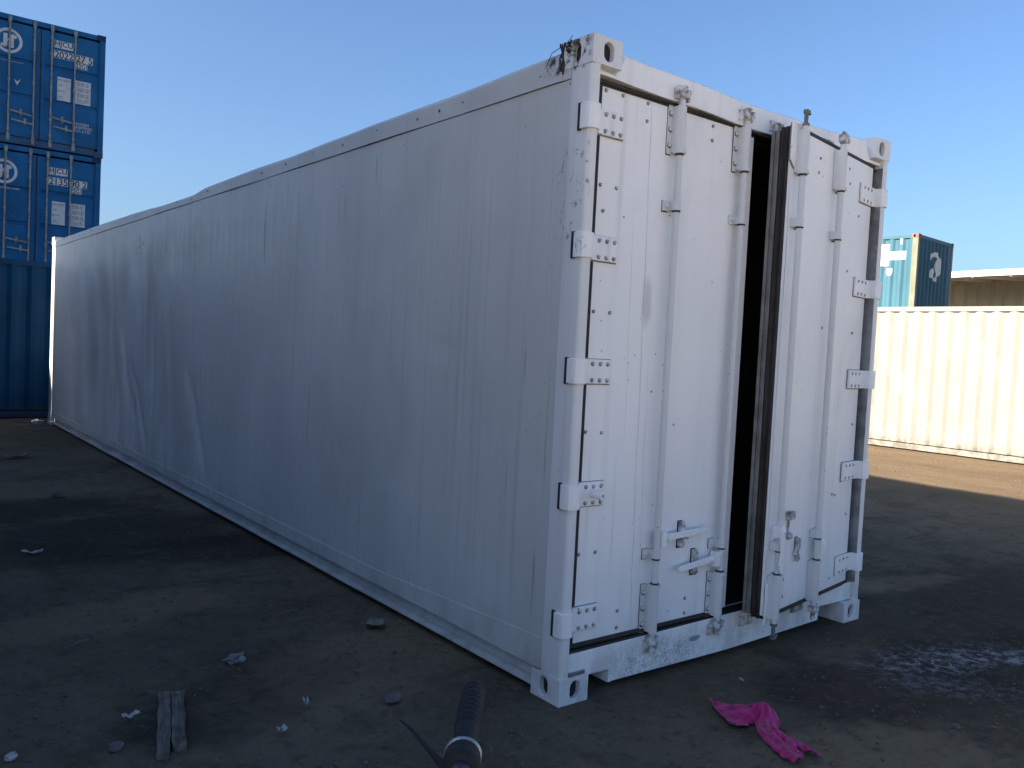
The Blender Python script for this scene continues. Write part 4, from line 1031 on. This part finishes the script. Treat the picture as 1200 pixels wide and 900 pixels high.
# ------------------------------------------------------------------ bicycle, only the right grip reaches into the picture
def bicycle():
    rt = Vector((0.6295, 0.7770, 0)); fw = Vector((-0.7770, 0.6295, 0)); ge = Vector((-1.8060, -1.8117, 1.113))
    cen = ge - rt * 0.31
    b = thing('bicycle', (cen.x, cen.y, 0), 0, 'bicycle whose black ribbed handlebar grip points up at the bottom edge', 'bicycle')
    O = Vector((cen.x, cen.y, 0))
    def L_(f, r, z): return fw * f + rt * r + Vector((0, 0, z))
    zb = 1.108
    def bar(r): return L_(-0.002 * (abs(r) / 0.3) ** 2, r, zb + 0.006 * (abs(r) / 0.3))
    MB().tube([bar(-0.30 + 0.6 * k / 16) for k in range(17)], 0.0112, 12).build('handlebar', 'bikeframe', b)
    for s in (-1, 1):
        g = MB(); rr, pts = [], []
        n = 60
        for k in range(n + 1):
            t = k / n; r = s * (0.312 - 0.165 * t); pts.append(bar(r))
            base = 0.0138 + 0.0010 * math.sin(t * math.pi)
            if t < 0.05: base *= (0.72 + 0.28 * math.sqrt(t / 0.05))
            if 0.05 < t < 0.72: base += 0.0011 * (1 if math.sin(t * 86) > 0 else -0.3)
            rr.append(base)
        g.tube(pts, rr, 20); g.build('grip', 'grip', b, sharp=0.9)
        # shifter collar with a bright ring
        MB().tube([bar(s * (0.146 - 0.005 * k)) for k in range(9)], [0.014, 0.0180, 0.0195, 0.020, 0.0195, 0.0195, 0.020, 0.0185, 0.014], 22).build('shifter_collar', 'grip', b, sharp=0.9)
        MB().tube([bar(s * (0.1405 - 0.002 * k)) for k in range(4)], [0.0192, 0.0212, 0.0212, 0.0192], 24).build('collar_ring', 'chrome', b, sharp=0.9)
        MB().tube([L_(0.012, s * 0.115, 1.103), L_(0.030, s * 0.150, 1.10), L_(0.048, s * 0.185, 1.098), L_(0.064, s * 0.215, 1.098), L_(0.083, s * 0.238, 1.10)], [0.005, 0.0038, 0.0026, 0.002, 0.0012], 10).build('brake_lever', 'grip', b, sharp=0.9)
        MB().tube([L_(0.02, s * 0.12, 1.10), L_(0.09, s * 0.09, 1.08), L_(0.13, s * 0.03, 0.98), L_(0.09, 0, 0.85)], 0.0025, 8).build('brake_cable', 'grip', b)
    def tube(n, pts, r, m='bikeframe', seg=14): MB().tube([L_(*p) for p in pts], r, seg).build(n, m, b, sharp=0.9)
    tube('stem', [(0.0, 0, 1.108), (-0.04, 0, 1.06), (-0.045, 0, 0.98)], 0.014)
    tube('head_tube', [(-0.05, 0, 0.98), (-0.005, 0, 0.84)], 0.02)
    for s in (-1, 1):
        tube('fork_blade', [(0.0, 0.025 * s, 0.80), (0.06, 0.05 * s, 0.60), (0.14, 0.05 * s, 0.335)], 0.012)
        tube('chain_stay', [(-0.56, 0.02 * s, 0.29), (-0.98, 0.06 * s, 0.335)], 0.010); tube('seat_stay', [(-0.70, 0.02 * s, 0.80), (-0.98, 0.06 * s, 0.335)], 0.009)
    tube('fork_crown', [(0.0, -0.04, 0.80), (0.0, 0.04, 0.80)], 0.016)
    tube('top_tube', [(-0.04, 0, 0.95), (-0.69, 0, 0.83)], 0.016); tube('down_tube', [(-0.01, 0, 0.86), (-0.56, 0, 0.29)], 0.018); tube('seat_tube', [(-0.56, 0, 0.29), (-0.72, 0, 0.92)], 0.016)
    for f in (0.14, -0.98):
        pts = [L_(f + 0.325 * math.cos(2 * math.pi * k / 40), 0, 0.345 + 0.325 * math.sin(2 * math.pi * k / 40)) for k in range(41)]
        w = MB().tube(pts, 0.02, 10, cap=False).build('wheel', 'grip', b, sharp=0.9)
        MB().tube([L_(f + 0.298 * math.cos(2 * math.pi * k / 40), 0, 0.345 + 0.298 * math.sin(2 * math.pi * k / 40)) for k in range(41)], 0.010, 8, cap=False).build('rim', 'chrome', w, sharp=0.9)
        sp = MB()
        for k in range(28):
            t = 2 * math.pi * k / 28; sp.cyl(L_(f, 0.025 * (-1) ** k, 0.345), L_(f + 0.292 * math.cos(t), 0, 0.345 + 0.292 * math.sin(t)), 0.0012, 5)
        link('spoke', sp.mesh('spoke', 'chrome'), w)['kind'] = 'stuff'
        MB().cyl(L_(f, -0.06, 0.345), L_(f, 0.06, 0.345), 0.018, 12).build('hub', 'chrome', w)
    sd = MB(); prof = [(-0.86, 0.075, 0.955), (-0.80, 0.07, 0.965), (-0.72, 0.035, 0.965), (-0.62, 0.018, 0.955), (-0.585, 0.010, 0.945)]
    vs = []
    for f, w, z in prof: vs += [L_(f, -w, z - 0.02), L_(f, -w * 0.7, z + 0.012), L_(f, w * 0.7, z + 0.012), L_(f, w, z - 0.02), L_(f, 0, z - 0.035)]
    sd.add(vs, [(i * 5 + j, i * 5 + (j + 1) % 5, (i + 1) * 5 + (j + 1) % 5, (i + 1) * 5 + j) for i in range(4) for j in range(5)] + [(4, 3, 2, 1, 0), (20, 21, 22, 23, 24)])
    sd.smooth = True; sd.build('saddle', 'grip', b)
    tube('crank', [(-0.56, 0.09, 0.29), (-0.44, 0.10, 0.18)], 0.010); tube('crank', [(-0.56, -0.09, 0.29), (-0.68, -0.10, 0.40)], 0.010); tube('crank_axle', [(-0.56, -0.09, 0.29), (-0.56, 0.09, 0.29)], 0.016)
    for f, s, z in ((-0.44, 1, 0.18), (-0.68, -1, 0.40)): MB().cyl(L_(f, 0.10 * s, z), L_(f, 0.19 * s, z), 0.022, 8).build('pedal', 'grip', b)
bicycle()

# ------------------------------------------------------------------ litter and stones on the soil
def lump(r, sq, seed, sub=2, amp=0.35):
    bm = bmesh.new(); bmesh.ops.create_icosphere(bm, subdivisions=sub, radius=1.0)
    for v in bm.verts:
        n = 1 + amp * mnoise.noise(v.co * 1.4 + Vector((seed, seed * 2, 0))) + amp * 0.4 * mnoise.noise(v.co * 3.7 + Vector((seed, 3, seed)))
        v.co = Vector((v.co.x * r[0] * n, v.co.y * r[1] * n, v.co.z * r[2] * n + r[2] * sq))
    mb = MB(); mb.v = [tuple(v.co) for v in bm.verts]; mb.f = [tuple(v.index for v in f.verts) for f in bm.faces]
    bm.free(); return mb
def flake(w, l, seed, curl=0.02):
    mb = MB(); n = 9; vs = []
    for i in range(n):
        for j in range(n):
            a, b = i / (n - 1) - 0.5, j / (n - 1) - 0.5
            e = 1 + 0.35 * mnoise.noise(Vector((a * 3 + seed, b * 3, 1)))
            vs.append((a * w * e, b * l * e, 0.006 + curl * (mnoise.noise(Vector((a * 2.6, b * 2.6, seed))) + 0.5) + curl * 0.8 * abs(a) * 2))
    mb.add(vs, [(i * n + j, i * n + j + 1, (i + 1) * n + j + 1, (i + 1) * n + j) for i in range(n - 1) for j in range(n - 1)]); mb.smooth = True
    return mb
def drop(name, mb, mat, x, y, rz, label, cat, solid=0.0, z=0.0):
    o = mb.build(name, mat, None, sharp=0.9); o.location = (x, y, z); o.rotation_euler = (0, 0, rz)
    if solid: so = o.modifiers.new('thickness', 'SOLIDIFY'); so.thickness = solid
    return tag(o, label, cat)
# half buried plank with a split end
pl = MB(); n = 14; vs = []
prof = []
for i in range(n + 1):
    y = 0.60 * i / n
    prof.append((y, 0.052 - 0.004 * (i / n) + 0.002 * math.sin(i * 2.1)))
def strip(x0, x1, ya):
    k = [p for p in prof if p[0] >= ya]
    vs = []
    for y, h in k: vs += [(x0(y), y, -0.02), (x0(y), y, 0.006 + 0.018 * (1 - y / 0.6)), (x1(y), y, 0.008 + 0.018 * (1 - y / 0.6)), (x1(y), y, -0.02)]
    m = len(k); pl.add(vs, [(i * 4 + j, i * 4 + (j + 1) % 4, (i + 1) * 4 + (j + 1) % 4, (i + 1) * 4 + j) for i in range(m - 1) for j in range(4)] + [(0, 1, 2, 3), tuple((m - 1) * 4 + j for j in (3, 2, 1, 0))])
strip(lambda y: -0.052 + 0.003 * math.sin(y * 30), lambda y: -0.004 - max(0, 0.12 - y) * 0.05 + 0.002 * math.sin(y * 40), 0.0)
strip(lambda y: 0.000 + max(0, 0.12 - y) * 0.05 + 0.002 * math.sin(y * 40), lambda y: 0.050 + 0.003 * math.sin(y * 24), 0.04)
drop('plank', pl, 'wood', -1.508, 0.415, math.radians(-16), 'old grey split wooden plank half buried in the soil at lower left', 'plank')
drop('plastic_bottle', lump((0.042, 0.034, 0.022), 0.6, 4, 3, 0.75), 'can', -0.985, 1.215, 0.4, 'crushed clear grey plastic bottle on the soil below the long white side', 'bottle')
drop('cardboard_scrap', flake(0.11, 0.085, 3, 0.018), 'card', -0.178, 1.312, 0.9, 'flat grey cardboard scrap close to the bottom rail of the white container', 'scrap', 0.003)
drop('stone', lump((0.048, 0.034, 0.014), 0.5, 8), 'stone', -0.572, 0.442, 0.7, 'flat brownish stone left of the handlebar grip', 'stone')
drop('paper_scrap', flake(0.055, 0.022, 5, 0.02), 'white_bit', -1.553, 0.806, 0.3, 'small curled white paper scrap just left of the wooden plank', 'scrap', 0.001)
drop('paper_scrap', flake(0.035, 0.026, 6, 0.02), 'white_bit', -1.100, 0.386, 0.1, 'white crumpled scrap right of the lower end of the wooden plank', 'scrap', 0.001)
drop('paper_scrap', flake(0.020, 0.050, 7, 0.02), 'white_bit', -0.917, 0.572, -0.3, 'narrow upright white scrap between the plank and the handlebar grip', 'scrap', 0.001)
drop('paper_scrap', lump((0.022, 0.018, 0.014), 0.5, 11, 2, 0.6), 'white_bit', -1.978, 0.712, 0.3, 'crumpled white rag at the bottom left corner', 'scrap')
drop('cardboard_scrap', flake(0.26, 0.10, 12, 0.03), 'card', -0.95, 8.40, 0.2, 'long pale scrap lying far along the soil near the blue container', 'scrap', 0.003)
drop('paper_scrap', flake(0.12, 0.035, 13, 0.02), 'white_bit', -1.465, 3.70, -0.5, 'long white strip of paper on the black oily patch at left', 'scrap', 0.001)
drop('stone', lump((0.055, 0.04, 0.03), 0.5, 14), 'stone', -0.954, 5.79, 0.2, 'lone pale brown stone in the middle distance at left', 'stone')
drop('plastic_bag', lump((0.08, 0.07, 0.05), 0.6, 15, 2, 0.6), 'white_bit', -0.17, 12.0, 0.2, 'crumpled white bag by the far rear corner of the white container', 'bag')
drop('cigarette_end', MB().tube([(-0.016, 0, 0.006), (0.016, 0, 0.006)], 0.004, 8), 'white_bit', 0.974, -0.235, 1.2, 'white cigarette end on the soil between the pink cloth and the sill', 'cigarette')
drop('stone', lump((0.020, 0.015, 0.010), 0.5, 17), 'stone', 1.37, -1.07, 0.5, 'small pale stone on the black soil at lower right', 'stone')
drop('stone', lump((0.032, 0.026, 0.018), 0.5, 18), 'stone', -1.658, 0.592, 0.9, 'dark round stone left of the lower end of the plank', 'stone')
drop('stick', MB().tube([(-0.05, 0, 0.01), (0.0, 0.006, 0.016), (0.05, 0, 0.012)], 0.005, 7), 'card', -1.55, 1.78, 0.5, 'short thin stick lying left of the crushed bottle', 'stick')

# torn strap caught on the upper front corner
tb = MB()
for k, (y, l, sw) in enumerate(((0.192, 0.12, 0.006), (0.199, 0.075, 0.010), (0.183, 0.135, -0.007), (0.160, 0.045, 0.008), (0.145, 0.03, 0.01))):
    pts = [(-0.006 - 0.003 * (j % 2), y + sw * math.sin(j * 1.3 + k), 2.896 - l * j / 6) for j in range(7)]
    tb.tube(pts, [0.002 + 0.0035 * abs(math.sin(j * 1.7 + k)) for j in range(7)], 7)
tb.tube([(-0.004, 0.20, 2.885), (-0.018, 0.25, 2.865), (-0.016, 0.29, 2.815)], 0.0016, 6); tb.tube([(0.0, 0.17, 2.895), (0.004, 0.155, 2.91), (0.01, 0.150, 2.925)], 0.0016, 6)
tag(tb.build('torn_strap', 'dark_tone', None), 'torn black strap remains snagged on the upper front corner of the white container', 'strap')

# gravel and white flecks, too many to count
def scatter(name, mat, count, rmin, rmax, seed, areas):
    rnd = random.Random(seed); mb = MB()
    base = []
    for k in range(6):
        l = lump((1, 0.8, 0.6), 0.35, k * 3 + seed, 1, 0.5); base.append((l.v, l.f))
    for _ in range(count):
        (x0, x1, y0, y1) = rnd.choice(areas); x = rnd.uniform(x0, x1); y = rnd.uniform(y0, y1)
        if -0.03 < x < 2.5 and -0.03 < y < 12.3: continue
        r = rmin + (rmax - rmin) * rnd.random() ** 3; v, f = base[rnd.randrange(6)]; a = rnd.uniform(0, 6.28); c, s = math.cos(a), math.sin(a)
        fl = rnd.uniform(0.5, 1.0)
        mb.add([(x + r * (p[0] * c - p[1] * s), y + r * (p[0] * s + p[1] * c), r * p[2] * fl - 0.004) for p in v], f)
    o = mb.build(name, mat, None, fix=False); o['kind'] = 'stuff'
    return o
A1 = [(-2.6, 0, -1.0, 2.5), (-2.6, 0, -1.0, 1.5), (-2.2, 0, 2.0, 8.0), (0.0, 3.4, -1.7, -0.05), (2.5, 6, -1.0, 4.0)]
tag(scatter('gravel', 'pebble', 9000, 0.0018, 0.011, 3, A1), 'small dull pebbles and clods strewn over the dark soil', 'gravel')
tag(scatter('white_flecks', 'white_bit', 90, 0.002, 0.005, 5, A1), 'tiny white flecks of litter strewn over the dark soil', 'litter')
tag(scatter('far_gravel', 'pebblelight', 700, 0.005, 0.016, 9, [(8.0, 13.0, 0.0, 8.0)]), 'small stones on the sunlit sand before the cream container', 'gravel')
